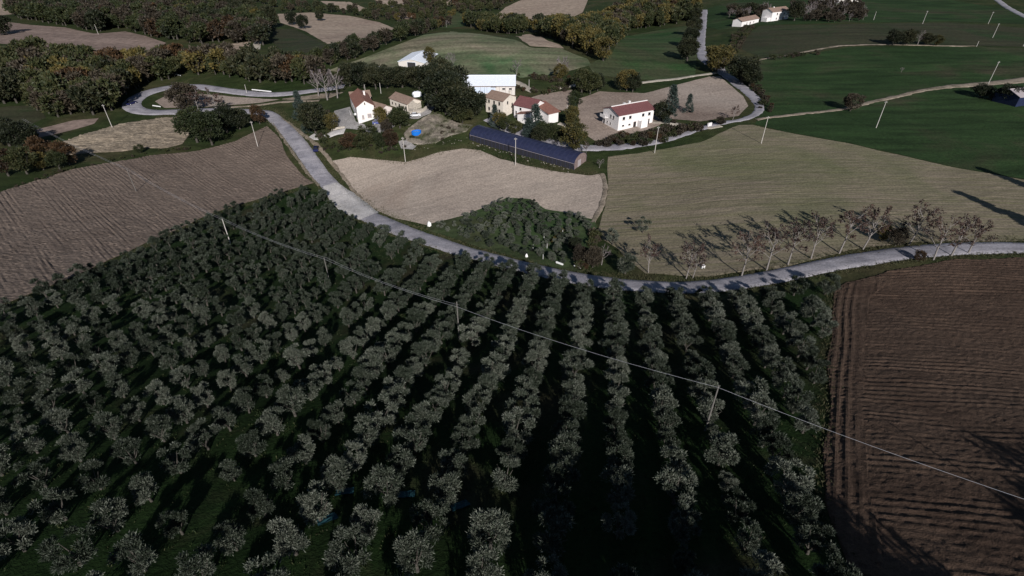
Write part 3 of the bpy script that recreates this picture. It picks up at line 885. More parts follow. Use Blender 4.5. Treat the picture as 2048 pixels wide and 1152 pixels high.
# ---- young olive grove beyond the road
GROVE = wpoly([(872,456),(930,440),(985,415),(1015,402),(1055,405),(1090,425),(1130,436),(1175,440),(1182,455),(1150,478),(1140,500),(1125,530),(1080,522),(1000,502),(930,482)])
field('grove_grass', [(850,452),(930,432),(985,408),(1015,396),(1060,400),(1090,418),(1190,440),(1196,470),(1160,545),(1080,530),(1000,508),(930,488),(860,462)], M['grass_midgreen'], res=1.0, lift=0.24)
gr = np.random.default_rng(41)
lo, hi = GROVE.min(0), GROVE.max(0)
placed = []
for _ in range(4000):
    q = gr.uniform(lo, hi)
    if not inside(GROVE, q[:1], q[1:])[0]: continue
    if any(np.linalg.norm(q - p) < 2.35 for p in placed): continue
    if (np.linalg.norm(ROADS[0][0] - q, axis=1) - 2.6).min() < 1.5: continue
    placed.append(q)
print('grove', len(placed))
for q in placed[:170]:
    tree('olive', q[0], q[1], float(gr.uniform(1.5, 2.6)), 'small bushy olive planted densely in the grove beside the pale field', 'olive tree', 'young olives in the grove above the road', 1.15)

# ---- woods that read as one mass
def scatter(pts, spacing, seed, step=20):
    poly = wpoly(pts, step)
    r = np.random.default_rng(seed)
    lo, hi = poly.min(0), poly.max(0)
    xs = np.arange(lo[0], hi[0], spacing); ys = np.arange(lo[1], hi[1], spacing * 0.9)
    X, Y = np.meshgrid(xs, ys)
    X = X + r.uniform(-0.45, 0.45, X.shape) * spacing; Y = Y + r.uniform(-0.45, 0.45, Y.shape) * spacing
    m = inside(poly, X, Y)
    return np.stack([X[m], Y[m]], 1)

def clear_of(p, boxes):
    return all((p[0] - b[0]) ** 2 + (p[1] - b[1]) ** 2 > b[2] ** 2 for b in boxes)

def wood(name, pts, spacing, hs, mix, seed, label, step=5, grow=2.1, avoid=()):
    r = np.random.default_rng(seed + 100)
    kinds = [k for k, w in mix]; ws = np.array([w for k, w in mix], float); ws /= ws.sum()
    items = []
    boxes = [(*pg(a, b), c) for a, b, c in avoid]
    for q in scatter(pts, spacing, seed):
        if not clear_of(q, boxes): continue
        if any((np.linalg.norm(l[::3] - q, axis=1)).min() < 4.0 for l, w in ROADS[:6]): continue
        nz = vnoise(q[:1] / 25 + seed, q[1:] / 25)[0]
        k = kinds[int(np.clip((np.searchsorted(np.cumsum(ws), np.clip(r.uniform() * 0.6 + (nz + 1) * 0.2, 0, 0.999))), 0, len(kinds) - 1))]
        items.append((k, q[0], q[1], r.uniform(*hs), r.uniform(0.85, 1.15), step, grow))
    print(name, len(items))
    return joined(name, items, label, 'woodland')

MIXA = [('oak', 3), ('green', 3.2), ('brown', 2.4), ('yellow', 0.9), ('rust', 1.5), ('bare', 0.4)]
wood('woodland', [(-60,128),(0,126),(80,122),(180,136),(270,146),(330,130),(390,128),(470,134),(560,140),(640,154),(640,166),(600,170),(500,165),(440,150),(360,150),(330,168),(265,186),(235,205),(225,222),
     (180,232),(110,240),(80,228),(60,205),(0,212),(-60,215)], 6.0, (8, 13.5), MIXA, 1, 'wide autumn wood of green and rust trees beyond the hairpin bend', avoid=[(455,100,14),(350,170,5)])
wood('woodland', [(30,2),(150,-10),(470,-8),(500,40),(540,58),(528,92),(440,85),(400,90),(330,84),(290,70),(240,60),(190,64),(130,52),(30,38)], 7.5, (9, 14), MIXA, 2,
     'dark hillside wood above the ploughed slope around the red roofed cottage', avoid=[(420,18,22),(440,24,22),(455,28,20),(408,44,13),(412,50,10),(512,70,6),(457,68,6)])
wood('woodland', [(560,132),(650,118),(720,100),(780,82),(850,58),(905,46),(905,54),(855,66),(795,90),(735,110),(665,134),(600,142)], 6.0, (6, 9), MIXA, 3, 'hedgerow wood running between the stubble field and the hill pasture')
wood('woodland', [(930,44),(985,58),(1050,62),(1160,62),(1225,42),(1260,18),(1290,4),(1380,6),(1395,40),(1330,52),(1245,66),(1232,95),(1205,112),(1175,112),(1130,92),(1110,82),(1065,64),(1020,70),(960,62),(930,50)], 6.0, (8, 13),
     [('oak', 2), ('green', 4), ('yellow', 2), ('brown', 1.5), ('rust', 1)], 4, 'green and yellow wood behind the hill pasture', avoid=[(1075,85,16)])
wood('woodland', [(485,-4),(640,18),(740,26),(860,40),(760,44),(700,30),(560,24)], 11, (5, 8), MIXA, 5, 'distant thin hedge line above the stubble field')
wood('woodland', [(740,20),(900,-8),(1060,-12),(1000,20),(930,32),(860,44),(800,36)], 11, (5, 8.5), MIXA, 6, 'distant scrubby wood between the far plots')
wood('woodland', [(1440,35),(1480,25),(1540,20),(1535,35),(1480,42)], 6, (5, 8), [('bare', 3), ('brown', 2), ('oak', 1)], 7, 'bare purple grey thicket behind the small white cottage', avoid=[(1497,48,9)])
wood('woodland', [(1580,18),(1640,12),(1730,14),(1730,45),(1640,46),(1590,42)], 6.5, (4, 7), [('bare', 3), ('brown', 3), ('oak', 1)], 8, 'dark leafless thicket beside the upper white house', avoid=[(1555,42,9)])
wood('undergrowth', [(640,168),(700,150),(770,142),(770,160),(700,176),(650,184)], 4, (3, 5), [('oak', 2), ('green', 2), ('brown', 2)], 9, 'dense scrub on the slope behind the red roofed farmhouse', avoid=[(700,178,8)])
def hedge(name, pts, width, spacing, hs, mix, seed, label, step=3, grow=1.6):
    r = np.random.default_rng(seed)
    line = smooth_line([pg(*p) for p in pts], 0.8)
    kinds = [k for k, w in mix]; ws = np.array([w for k, w in mix], float); ws = np.cumsum(ws / ws.sum())
    n = int(len(line) * 0.8 / spacing * max(1, width / spacing))
    items = []
    for i in range(n):
        q = line[int(r.integers(len(line)))] + r.normal(size=2) * width * 0.32
        k = kinds[int(np.searchsorted(ws, r.uniform()))]
        items.append((k, q[0], q[1], r.uniform(*hs), r.uniform(0.9, 1.3), step, grow))
    return joined(name, items, label, 'hedge')
SH = [('brownshrub', 3), ('shrub', 2), ('rust', 0.6)]
hedge('hedge', [(1225,284),(1260,278),(1300,276),(1350,264),(1400,255)], 6, 1.5, (1.2, 2.6), SH, 1, 'brown scrubby hedge below the big white house along the lane')
hedge('hedge', [(1185,292),(1230,292),(1300,288)], 2, 2.0, (1.5, 2.6), SH, 2, 'thin shrubs along the stony foot of the lane')
hedge('hedge', [(30,378),(120,345),(230,320),(330,302),(400,296)], 2.5, 2.2, (0.6, 1.3), [('shrub', 3), ('brownshrub', 2)], 3, 'low grassy scrub between the cloddy field and the ploughed field')
hedge('hedge', [(1040,180),(1075,188),(1110,180),(1150,177),(1170,182)], 4, 2.0, (1.0, 2.2), SH, 4, 'low scrub above the small brown plot')
hedge('hedge', [(1050,152),(1090,160),(1130,165),(1170,158)], 5, 2.0, (1.0, 2.2), SH, 5, 'brown scrub at the foot of the hill pasture')
hedge('hedge', [(1148,178),(1150,200),(1146,222),(1150,245)], 2.5, 1.6, (1.2, 2.2), [('conifer', 1), ('shrub', 3)], 6, 'green hedge between the two brown plots')
hedge('hedge', [(640,300),(680,295),(740,300),(800,300)], 4, 2.2, (0.7, 1.5), [('shrub', 3), ('brownshrub', 3)], 7, 'low garden shrubs above the pale field')
hedge('hedge', [(1160,540),(1180,528),(1195,505),(1190,470)], 3.0, 1.5, (1.0, 2.2), SH, 8, 'brown brambles between the olive grove and the seeded field')
hedge('hedge', [(1470,70),(1460,100),(1450,125)], 2, 2.0, (1.0, 2.0), SH, 9, 'dark hedge line beside the upper lane')
hedge('hedge', [(1640,110),(1600,112),(1540,120)], 2, 2.6, (1.2, 2.6), [('shrub', 2), ('yellow', .4), ('brownshrub', 2)], 10, 'scrubby hedge along the meadow track')
hedge('hedge', [(650,232),(640,262),(660,290),(700,300)], 4, 2.2, (1.0, 2.4), [('shrub', 3), ('brownshrub', 1)], 11, 'garden shrubs around the farmhouse drive')
hedge('hedge', [(1020,200),(1050,205),(1085,215)], 4, 2.0, (1.2, 2.4), [('shrub', 3), ('brownshrub', 1), ('conifer', 1)], 12, 'shrubs behind the cream two storey house')
hedge('hedge', [(1458,104),(1468,84),(1482,64),(1494,54)], 1.2, 1.6, (1.4, 2.2), [('brownshrub', 3), ('shrub', 2)], 14, 'dark hedge on the near side of the twin track')
hedge('hedge', [(1470,106),(1482,86),(1494,68),(1504,56)], 1.2, 1.6, (1.4, 2.2), [('brownshrub', 3), ('shrub', 2)], 15, 'dark hedge on the far side of the twin track')
hedge('hedge', [(815,285),(850,275),(885,262),(925,262)], 9, 3.4, (0.5, 1.5), [('brownshrub', 2), ('shrub', 2)], 16, 'scattered low weeds and bushes over the rubble bank')
hedge('hedge', [(940,286),(1000,303),(1070,325),(1140,345)], 1.5, 2.6, (0.3, 0.8), [('brownshrub', 2), ('shrub', 2)], 17, 'low weeds along the front foot of the polytunnel')
hedge('hedge', [(1490,160),(1510,180),(1530,205),(1535,225)], 2.5, 2.0, (1.0, 2.2), SH, 13, 'brown scrub outside the bend of the lane')

# ---- single trees (foot of the tree, height in m)
def T(kind, px, py, h, label, group=None, wide=1.0, cat=None):
    q = pg(px, py)
    if kind not in ('red', 'olive') and h > 3.2 and py < 450: h *= 1.5
    tree(kind, q[0], q[1], h, label, cat or ('shrub' if 'shrub' in kind else 'tree'), group, wide)

for rk, (px, py, h) in enumerate(((1297,546,8.5),(1372,557,9.5),(1385,556,7),(1483,552,11),(1533,541,11.5),(1575,531,11),(1622,518,11),(1678,507,11.5),(1725,499,11))):
    T('red', px, py, h, '%s pale trunked roadside tree from the brown thicket, few red leaves left' % ordinal(rk + 1), 'thin roadside trees along the seeded field')
for px, py, h in ((1817,489,10.5),(1867,520,9.5),(1902,512,9.5),(1936,507,8.5)):
    T('red', px, py, h, 'bushy reddish bare tree clustered where the road leaves the field corner', 'reddish trees clustered at the far bend of the road', 1.15)
T('yellow', 1762, 482, 4.0, 'small yellow leaved tree among the roadside trees')
T('brown', 1790, 492, 4.5, 'low brown tree under the reddish roadside trees')
T('rust', 1835, 522, 2.6, 'rusty bush on the verge above the dark tilled field')
T('olive', 1285, 466, 4.2, 'lone olive tree standing out in the seeded field')
T('olive', 1225, 490, 4.2, 'olive tree at the corner of the seeded field above the grove')
T('olive', 1250, 548, 4.6, 'rounded olive tree on the road verge beside the brambles', wide=1.2)
T('brown', 1185, 535, 5.5, 'brown leafed thicket tree beside the olive grove')
T('brown', 1160, 528, 5.0, 'dark brown tree at the road end of the grove')
T('bare', 1203, 530, 5.0, 'leafless grey tree between brown thicket and olive')
T('oak', 1150, 500, 3.6, 'dark bush at the edge of the grove by the brambles')
# farm and village trees
for px, py, h, w in ((700,172,7,1),(728,176,7.5,1),(775,176,5.8,1.4),(805,175,5.8,1.4),(838,178,6.2,1.35),(866,182,7.2,1.2),(752,178,6.5,1.0),(885,168,7,1)):
    T('oak', px, py, h, 'dark evergreen oak in the grove behind the farmhouse', 'dark oaks behind the farm', w)
for px, py, h, w in ((893,228,10.5,1.1),(918,238,9.5,1.15),(905,205,9.5,1.0),(940,236,7.5,1.1),(880,205,9,1)):
    T('oak', px, py, h, 'big dark oak above the rubble bank beside the cream house', 'oaks above the rubble bank', w)
T('green', 925, 246, 5.0, 'bright green leafy tree at the foot of the big oaks', wide=1.3)
T('yellow', 860, 128, 5, 'small tree beside the white roofed hill barn')
T('bare', 905, 140, 5.5, 'small leafless tree on the pasture below the hill barn')
T('bare', 1032, 152, 5.0, 'small dark bare tree at the end of the long white barn')
T('bare', 655, 200, 9, 'large leafless grey tree beside the farmhouse road', wide=1.2)
T('bare', 675, 196, 8, 'leafless purple grey tree against the farmhouse wall', wide=1.2)
T('bare', 637, 192, 7.5, 'leafless grey tree leaning toward the upper road', wide=1.2)
T('conifer', 603, 238, 7.0, 'narrow dark conifer on the lawn below the field path')
T('oak', 632, 268, 8.0, 'dark dense garden tree beside the farm drive')
T('conifer', 618, 264, 6.0, 'dark conifer beside the dense garden tree')
T('yellow', 665, 262, 4.6, 'orange green garden tree in front of the farmhouse yard')
T('green', 738, 288, 4.8, 'rounded green tree below the farmhouse gable', wide=1.25)
T('rust', 700, 300, 4.2, 'rusty spreading tree above the pale field', wide=1.35)
T('green', 725, 300, 3.6, 'green tree beside the rusty spreading tree', wide=1.2)
T('yellow', 763, 252, 4.6, 'yellow green tree before the brown roofed annex')
T('green', 800, 256, 5.5, 'round green tree right of the annex by the terrace', wide=1.25)
T('rust', 783, 296, 4.6, 'orange bush tree at the small paved terrace')
T('green', 765, 298, 4.2, 'green shrubby tree between the orange bush and the green trees')
T('brown', 775, 268, 3.6, 'dull purple brown shrub tree beside the parked car')
T('rust', 520, 248, 5.2, 'bright orange tree at the road beside the bend')
T('brown', 375, 225, 8.5, 'purple brown tree overhanging the hairpin bend', wide=1.2)
T('red', 400, 228, 11.5, 'reddish open tree at the hairpin bend', wide=1.4)
T('red', 440, 232, 11, 'reddish tree over the road behind the green trees', wide=1.4)
T('green', 395, 285, 9.5, 'tall green yellow tree at the ploughed field corner', wide=1.1)
T('green', 425, 290, 8.5, 'green tree at the top edge of the ploughed field', wide=1.1)
T('oak', 455, 265, 7.0, 'dark tree shading the corner of the ploughed field', wide=1.2)
T('oak', 480, 258, 5.5, 'dark small tree next to the road corner', wide=1.2)
T('green', 281, 306, 3.2, 'round green bush on the margin of the cloddy field', wide=1.3)
for px, py, h in ((20,292,6),(52,296,6.5),(8,280,6)):
    T('oak', px, py, h, 'dark oak clump beside the small pale field', 'dark oaks at the frame side of the small field', 1.25)
T('rust', 18, 352, 6, 'rusty tree above the ploughed field beside the green ones', wide=1.2)
T('green', 55, 348, 6, 'green tree in the row above the ploughed field', wide=1.2)
T('yellow', 88, 340, 4, 'yellow green bush in the row above the ploughed field', wide=1.1)
T('rust', 95, 326, 6, 'rusty brown tree behind the yellow green bush', wide=1.1)
T('rust', 140, 330, 5.5, 'reddish autumn tree closest to the cloddy field', wide=1.1)
T('green', 120, 338, 4.5, 'dark green tree between two rusty ones', wide=1.2)
T('green', 1008, 262, 3.8, 'green orange tree before the cream two storey house')
T('yellow', 1001, 258, 4.2, 'orange yellow tree before the cream two storey house')
T('conifer', 990, 254, 5.0, 'small conifer at the corner of the cream house')
T('green', 1030, 269, 3.4, 'green tree on the bank above the lane', wide=1.2)
T('conifer', 1070, 272, 6.8, 'tall blue green conifer before the modern white house', wide=1.15)
T('conifer', 1056, 274, 4.2, 'bluish conifer left of the tallest conifer', wide=1.2)
T('green', 1090, 280, 4.6, 'broad green tree hiding the modern white house', wide=1.3)
T('green', 1112, 285, 4.2, 'green tree beside the garden path', wide=1.2)
T('oak', 1080, 286, 3.8, 'dark green tree on the lane bank', wide=1.2)
T('yellow', 1147, 304, 6.5, 'large golden brown tree at the end of the dark polytunnel', wide=1.2)
T('yellow', 1142, 255, 5.0, 'yellow orange tree beside the hedge of the brown plots')
T('red', 1172, 312, 5.5, 'thin pale tree standing past the polytunnel end', wide=0.7)
T('bare', 1198, 336, 3.2, 'grey leafless bush past the polytunnel end', wide=1.3, cat='bush')
T('green', 1163, 186, 6.5, 'tall green tree at the top of the hedge', wide=1.1)
T('green', 1180, 188, 6.0, 'dark green tree beside the tall one at the brown field', wide=1.1)
T('oak', 1195, 182, 4.5, 'dark round tree at the edge of the brown field')
T('yellow', 1253, 182, 6.0, 'yellow green tree above the brown house field', wide=1.1)
T('oak', 1265, 184, 5.0, 'dark tree beside the yellow green tree')
T('oak', 1240, 180, 4.0, 'small dark tree left of the yellow green tree')
T('yellow', 1206, 122, 7.5, 'rounded yellow tree at the tip of the wood', wide=1.2)
T('bare', 1122, 158, 7.0, 'leafless grey tree on scrub below the pasture')
T('yellow', 1120, 160, 4.5, 'yellowish bush under the leafless grey tree', wide=1.2)
T('conifer', 1337, 243, 8.0, 'dark pointed conifer beside the big white house', wide=1.0)
T('oak', 1322, 243, 5.0, 'dark shrub tree between the conifer and the big white house', wide=1.1)
T('conifer', 1375, 226, 4.5, 'small conifer in the brown house field')
T('red', 1465, 240, 5.5, 'reddish bare tree at the junction of lane and house drive', wide=1.2)
T('brown', 1440, 250, 3.0, 'low brown thicket at the lane junction', wide=1.5)
for px, py, h in ((1386,70,7),(1378,95,7),(1374,122,7.5),(1390,42,6)):
    T('oak', px, py, h, 'dark green tree lining the upper lane on its valley side', 'trees lining the upper lane')
T('yellow', 1432, 146, 8.5, 'large olive yellow tree where the lanes meet', wide=1.25)
T('yellow', 1422, 140, 6.5, 'yellow brown tree beside the large one at the lanes', wide=1.1)
T('brown', 1448, 138, 6.0, 'brown tree on the bank between lane and meadow')
T('oak', 1482, 166, 7.5, 'big dark tree leaning over the bend of the lane', wide=1.3)
T('oak', 1498, 172, 5.5, 'dark bushy tree below the big dark one', wide=1.3)
T('oak', 1588, 42, 8.0, 'dark tree hugging the upper white house')
T('brown', 1700, 222, 4.5, 'round brownish tree alone beside the dirt track', wide=1.3)
T('bare', 1802, 145, 2.6, 'tiny bare shrub alone in the green field', wide=1.1, cat='shrub')
for px, py, h in ((1785,90,5.0),(1812,90,5.4),(1850,90,4.2)):
    T('oak', px, py, h, 'round dark tree on the line between the meadows', 'round trees between the meadows', 1.3)
T('bare', 1835, 90, 5.0, 'leafless tree among the round dark ones')
T('yellow', 1872, 92, 3.6, 'small yellowish bush on the meadow line', wide=1.2)
T('oak', 1960, 195, 3.5, 'dark bushes beside the blue shed track', wide=1.5)
T('brown', 1985, 200, 3.2, 'brown scrub in front of the blue shed', wide=1.8)
T('oak', 2010, 205, 4.5, 'dark tree against the blue shed', wide=1.4)
for px, py, h in ((478,44,10),(500,40,10.5),(540,56,10)):
    T('oak', px, py, h, 'tall dark tree standing over the distant lane', 'tall dark trees at the distant lane')
for px, py, h in ((585,50,6.5),(607,58,6.5),(640,42,5)):
    T('oak', px, py, h, 'small dark tree standing in the stubble field', 'dark trees in the stubble field')
T('oak', 10, 70, 8, 'dark tree beside the far ploughed slope', wide=1.2)
# tall trees on the crest around the viewpoint and beside the road, their shadows reach into the view
for x, y, h, k in ((120.5, 92, 17, 'cypress'), (138, 112, 16, 'cypress')):
    tree(k, x, y, h, 'tall slender cypress on the road verge past the field corner', 'tree', 'cypresses past the field corner', 1.1)
for x, y, h, w in ((13, 1, 14, 1.0), (20, -3, 13, 1.0), (37, -2, 11, 1.0), (60, -10, 13, 1.1), (67, -3, 13, 1.1)):
    tree('oak', x, y, h, 'tall oak on the crest at the upper end of the orchard', 'tree', 'tall oaks on the crest', w)

# ---- grass and weed tufts on the verges
def tufts(name, lines, n, hs, label, seed):
    r = np.random.default_rng(seed)
    C = []
    for line, off, spread, m in lines:
        t = np.gradient(line, axis=0); t = unit(t); nn = np.stack([-t[:, 1], t[:, 0]], 1)
        k = r.integers(len(line), size=m)
        C.append(line[k] + nn[k] * (np.broadcast_to(off, (len(line),))[k] + r.normal(size=m) * spread)[:, None] + r.normal(size=(m, 2)) * 0.4)
    C = np.concatenate(C)
    B = np.repeat(C, 4, 0) + r.normal(size=(len(C) * 4, 2)) * 0.12
    z = H(B[:, 0], B[:, 1]) - 0.02
    D = r.normal(size=(len(B), 3)) * 0.45 + np.array([0, 0, 1])
    V, F2 = leaves(r, np.stack([B[:, 0], B[:, 1], z], 1), D, r.uniform(*hs, len(B)), r.uniform(0.05, 0.12, len(B)))
    tag(link(name, mesh_np(name, V, F2, M['dry'])), label, 'grass', kind='stuff')
main, mw = ROADS[0]
ob = smooth_line([pg(*p) for p in dens([(1662,580),(1655,700),(1648,850),(1638,1000),(1690,1140)], False, 60)])
lb = smooth_line([pg(*p) for p in dens([(0,616),(150,557),(300,488),(430,428),(600,378)], False, 60)])
gb = smooth_line([pg(*p) for p in dens([(700,314),(812,325),(925,296),(1000,316),(1100,341),(1200,349)], False, 40)])
tufts('verge_grass', [(main, mw / 2 + 0.7, 0.45, 3200), (main, -mw / 2 - 0.7, 0.45, 3200), (main, mw / 2 + 2.0, 0.8, 2000), (ob, 0.2, 0.6, 700), (lb, 0.0, 0.6, 800), (gb, 0.3, 0.7, 1000)],
      0, (0.2, 0.55), 'rough grass and weeds along the road verges and field margins', 51)
orow = np.random.default_rng(77)
pts = []
while len(pts) < 9000:
    q = orow.uniform(ORCH.min(0), ORCH.max(0), size=(4000, 2))
    q = q[inside(ORCH, q[:, 0], q[:, 1])]
    pts += list(q)
pts = np.array(pts[:9000])
tufts('orchard_weeds', [(pts, 0, 0.01, 9000)], 0, (0.15, 0.4), 'grass tufts growing between the olive rows', 52)

# ------------------------------------------------------------------ buildings
def frame(A, B, zoff=0.0):
    """level base line from the foot of one front corner to the other"""
    a = pg(*A); z = h1(*a) + zoff
    b = onplane(B[0], B[1], z)
    L = float(np.hypot(*(b - a)))
    mid = (a + b) / 2
    return mid, z, L, math.atan2(b[1] - a[1], b[0] - a[0])

def window(par, face, u, z, w, h, L, D, fm, pm, deep=0.05):
    f, p = MB(), MB()
    if face == 'f':
        f.box(u - w/2, u + w/2, -deep, 0.05, z, z + h); p.box(u - w/2 + .09, u + w/2 - .09, -deep - .02, 0.02, z + .09, z + h - .09)
    elif face == 'l':
        f.box(-L/2 - deep, -L/2 + .05, u - w/2, u + w/2, z, z + h); p.box(-L/2 - deep - .02, -L/2 + .02, u - w/2 + .09, u + w/2 - .09, z + .09, z + h - .09)
    elif face == 'r':
        f.box(L/2 - .05, L/2 + deep, u - w/2, u + w/2, z, z + h); p.box(L/2 - .02, L/2 + deep + .02, u - w/2 + .09, u + w/2 - .09, z + .09, z + h - .09)
    o = f.build('door' if z < 0.25 else 'window', fm, par)
    p.build('pane', pm, o)
    s = MB()
    if z > 0.3:
        if face == 'f': s.box(u - w/2 - .08, u + w/2 + .08, -deep - .1, 0.03, z - .08, z - .005)
        elif face == 'l': s.box(-L/2 - deep - .1, -L/2 + .03, u - w/2 - .08, u + w/2 + .08, z - .08, z - .005)
        else: s.box(L/2 - .03, L/2 + deep + .1, u - w/2 - .08, u + w/2 + .08, z - .08, z - .005)
        s.build('sill', M['stone'], o)

def gable_roof(par, x0, x1, y0, y1, eave, ridge, ax, oh, mat, name='roof', th=0.16):
    m = MB()
    if ax == 'x':
        c = (y0 + y1) / 2; s = (ridge - eave) / (c - y0); lo = eave + .12 - oh * s; r = ridge + .12
        m.prism([(y0 - oh, lo), (c, r), (y1 + oh, lo), (y1 + oh, lo - th), (c, r - th), (y0 - oh, lo - th)], x0 - oh, x1 + oh, 'yz')
    else:
        c = (x0 + x1) / 2; s = (ridge - eave) / (c - x0); lo = eave + .12 - oh * s; r = ridge + .12
        m.prism([(x0 - oh, lo), (c, r), (x1 + oh, lo), (x1 + oh, lo - th), (c, r - th), (x0 - oh, lo - th)], y0 - oh, y1 + oh, 'xz')
    o = m.build(name, mat, par)
    cap = MB()
    if ax == 'x': cap.tube((x0 - oh, (y0 + y1) / 2, ridge + .12), (x1 + oh, (y0 + y1) / 2, ridge + .12), .13, .13, 6)
    else: cap.tube(((x0 + x1) / 2, y0 - oh, ridge + .12), ((x0 + x1) / 2, y1 + oh, ridge + .12), .13, .13, 6)
    cap.build('ridge_cap', mat, o)
    return o

def house(name, label, cat, A, B, D, eave, ridge, ax, wm, rm, wins=(), oh=0.4, chim=(), group=None, zoff=0.0, fm=None, pm=None, base=1.6):
    mid, z, L, rz = frame(A, B, zoff)
    e = empty(name, (mid[0], mid[1], z), rz)
    m = MB()
    if ax == 'x':
        m.prism([(0, -base), (0, eave), (D / 2, ridge - .06), (D, eave), (D, -base)], -L / 2, L / 2, 'yz')
    else:
        m.prism([(-L / 2, -base), (-L / 2, eave), (0, ridge - .06), (L / 2, eave), (L / 2, -base)], 0, D, 'xz')
    m.build('wall', wm, e)
    ro = gable_roof(e, -L / 2, L / 2, 0, D, eave, ridge, ax, oh, rm)
    for face, u, zz, w, h, *mm in wins:
        fmat = M[mm[0]] if mm else (fm or M['white'])
        pmat = M[mm[1]] if len(mm) > 1 else (pm or M['glass'])
        window(e, face, u * (L if face == 'f' else D) + (-L / 2 if face == 'f' else 0), zz, w, h, L, D, fmat, pmat)
    for cx_, cy_, ch in chim:
        c = MB()
        c.box(cx_ * L - L/2 - .3, cx_ * L - L/2 + .3, cy_ * D - .3, cy_ * D + .3, eave, ridge + ch)
        c.box(cx_ * L - L/2 - .4, cx_ * L - L/2 + .4, cy_ * D - .4, cy_ * D + .4, ridge + ch + .004, ridge + ch + .14)
        c.build('chimney', wm, ro)
    tag(e, label, cat, group)
    return e, L, D

# farmhouse: tall white gable toward the viewer, red tiled roof
e, L, D = house('farmhouse', 'tall white farmhouse with red tiled roof and blank gable above the yard', 'house', (718,248), (752,244), 15.5, 6.3, 8.3, 'y', M['white'], M['tile'],
   [('f', .30, 1.6, .9, 1.5, 'cream', 'greyshutter'), ('f', .68, 1.9, 1.5, 1.5, 'cream', 'greyshutter'), ('f', .5, 6.7, .45, .8, 'stone', 'dark'),
    ('l', .16, 1.2, 1.2, 1.6, 'white', 'glass'), ('l', .45, 3.6, 1.0, 1.3), ('l', .62, 3.6, 1.0, 1.3), ('l', .8, 3.6, 1.0, 1.3), ('l', .5, .02, 1.2, 2.2, 'shutter', 'dark'), ('r', .3, 3.6, 1.0, 1.3), ('r', .6, 3.6, 1.0, 1.3)],
   oh=.45, chim=[(.72, .6, .5)])
m = MB(); m.box(-L/2 - 1.6, -L/2 - .05, 9.5, 13.5, 0.2, .32); m.box(-L/2 - 1.6, -L/2 - 1.5, 9.5, 13.5, .33, 1.2); m.build('balcony', M['white'], e)
m = MB(); m.tube((-L/2 - .4, 2.2, 3.0), (-L/2 - .9, 2.0, 3.1), .42, .42, 12); m.build('satellite_dish', M['sign'], e)
m = MB(); m.prism([(15.5, -1), (15.5, 5.2), (18.4, 6.4), (21.3, 5.2), (21.3, -1)], -L/2 + .1, L/2 + 1.2, 'yz'); m.build('rear_wing', M['pink'], e)
gable_roof(e, -L/2 + .1, L/2 + 1.2, 15.6, 21.3, 5.2, 6.5, 'x', .4, M['tile_old'], 'rear_roof')
house('annex_house', 'low cream annex with brown tiled roof beside the tall farmhouse', 'house', (762,240), (786,232), 10.5, 3.3, 4.7, 'y', M['pink'], M['tile_old'],
   [('f', .42, 1.1, 1.1, 1.0, 'shutter', 'dark'), ('f', .42, 3.1, .5, .5, 'stone', 'dark'), ('l', .4, 1.0, .9, 1.1), ('r', .5, 1.0, .9, 1.1)], oh=.35)
e, L, D = house('stone_house', 'old stone row house with mottled tiles above the curved terrace', 'house', (781,211), (816,224), 6.2, 2.9, 4.3, 'x', M['cream'], M['tile_old'],
   [('f', .15, .9, .8, .9, 'stone', 'dark'), ('f', .34, .9, .8, .9, 'stone', 'dark'), ('f', .55, .02, 1.0, 2.0, 'stone', 'dark'), ('f', .76, .7, .8, 1.0, 'stone', 'dark'), ('f', .92, .02, .9, 1.9, 'stone', 'dark')], oh=.3)
m = MB(); m.prism([(0.2, -1), (0.2, 2.6), (1.4, 3.5), (2.4, 3.7), (3.1, 3.0), (4.4, 2.2), (5.6, 2.3), (6.0, -1)], L/2 + .02, L/2 + .75, 'yz'); m.build('ruined_gable', M['stone'], e)
m = MB(); m.box(L/2 + .76, L/2 + 3.2, 0.1, .6, -1, 1.5); m.box(L/2 + 2.6, L/2 + 3.2, .604, 4.2, -1, 1.1); m.build('ruined_wall', M['stone'], e)
house('hill_barn', 'white sheet metal barn with shallow roof on the hill pasture', 'barn', (798,137), (850,140), 18, 3.0, 4.3, 'y', M['tinwall'], M['tin'],
   [('f', .5, .02, 4, 3.0, 'bluewall', 'dark'), ('l', .3, 1.6, 2, 1), ('l', .6, 1.6, 2, 1)], oh=.3)
e, L, D = house('long_barn', 'long barn with pale blue white metal roof below the hill pasture', 'barn', (918,186), (1030,186), 12, 3.0, 5.2, 'x', M['tinwall'], M['tin'],
   [('f', .36, .02, 4.5, 2.2, 'bluewall', 'bluewall'), ('f', .55, .02, 4.5, 2.2, 'bluewall', 'bluewall'), ('f', .62, 2.25, 2.2, .6, 'dark', 'glass'), ('f', .8, 1.2, 1.4, .8), ('f', .92, 1.2, 1.4, .8), ('r', .5, .02, 3, 2.6, 'bluewall', 'dark')], oh=.35)
m = MB()
for i in range(9): m.box(-L/2 + L * (i + .5) / 9 - .06, -L/2 + L * (i + .5) / 9 + .06, -.09, -.004, -.5, 2.7)
m.build('wall_posts', M['greyshutter'], e)
m = MB(); m.tube((-L/2, -.42, 2.72), (L/2, -.42, 2.72), .1, .1, 6); m.build('gutter', M['greyshutter'], e)
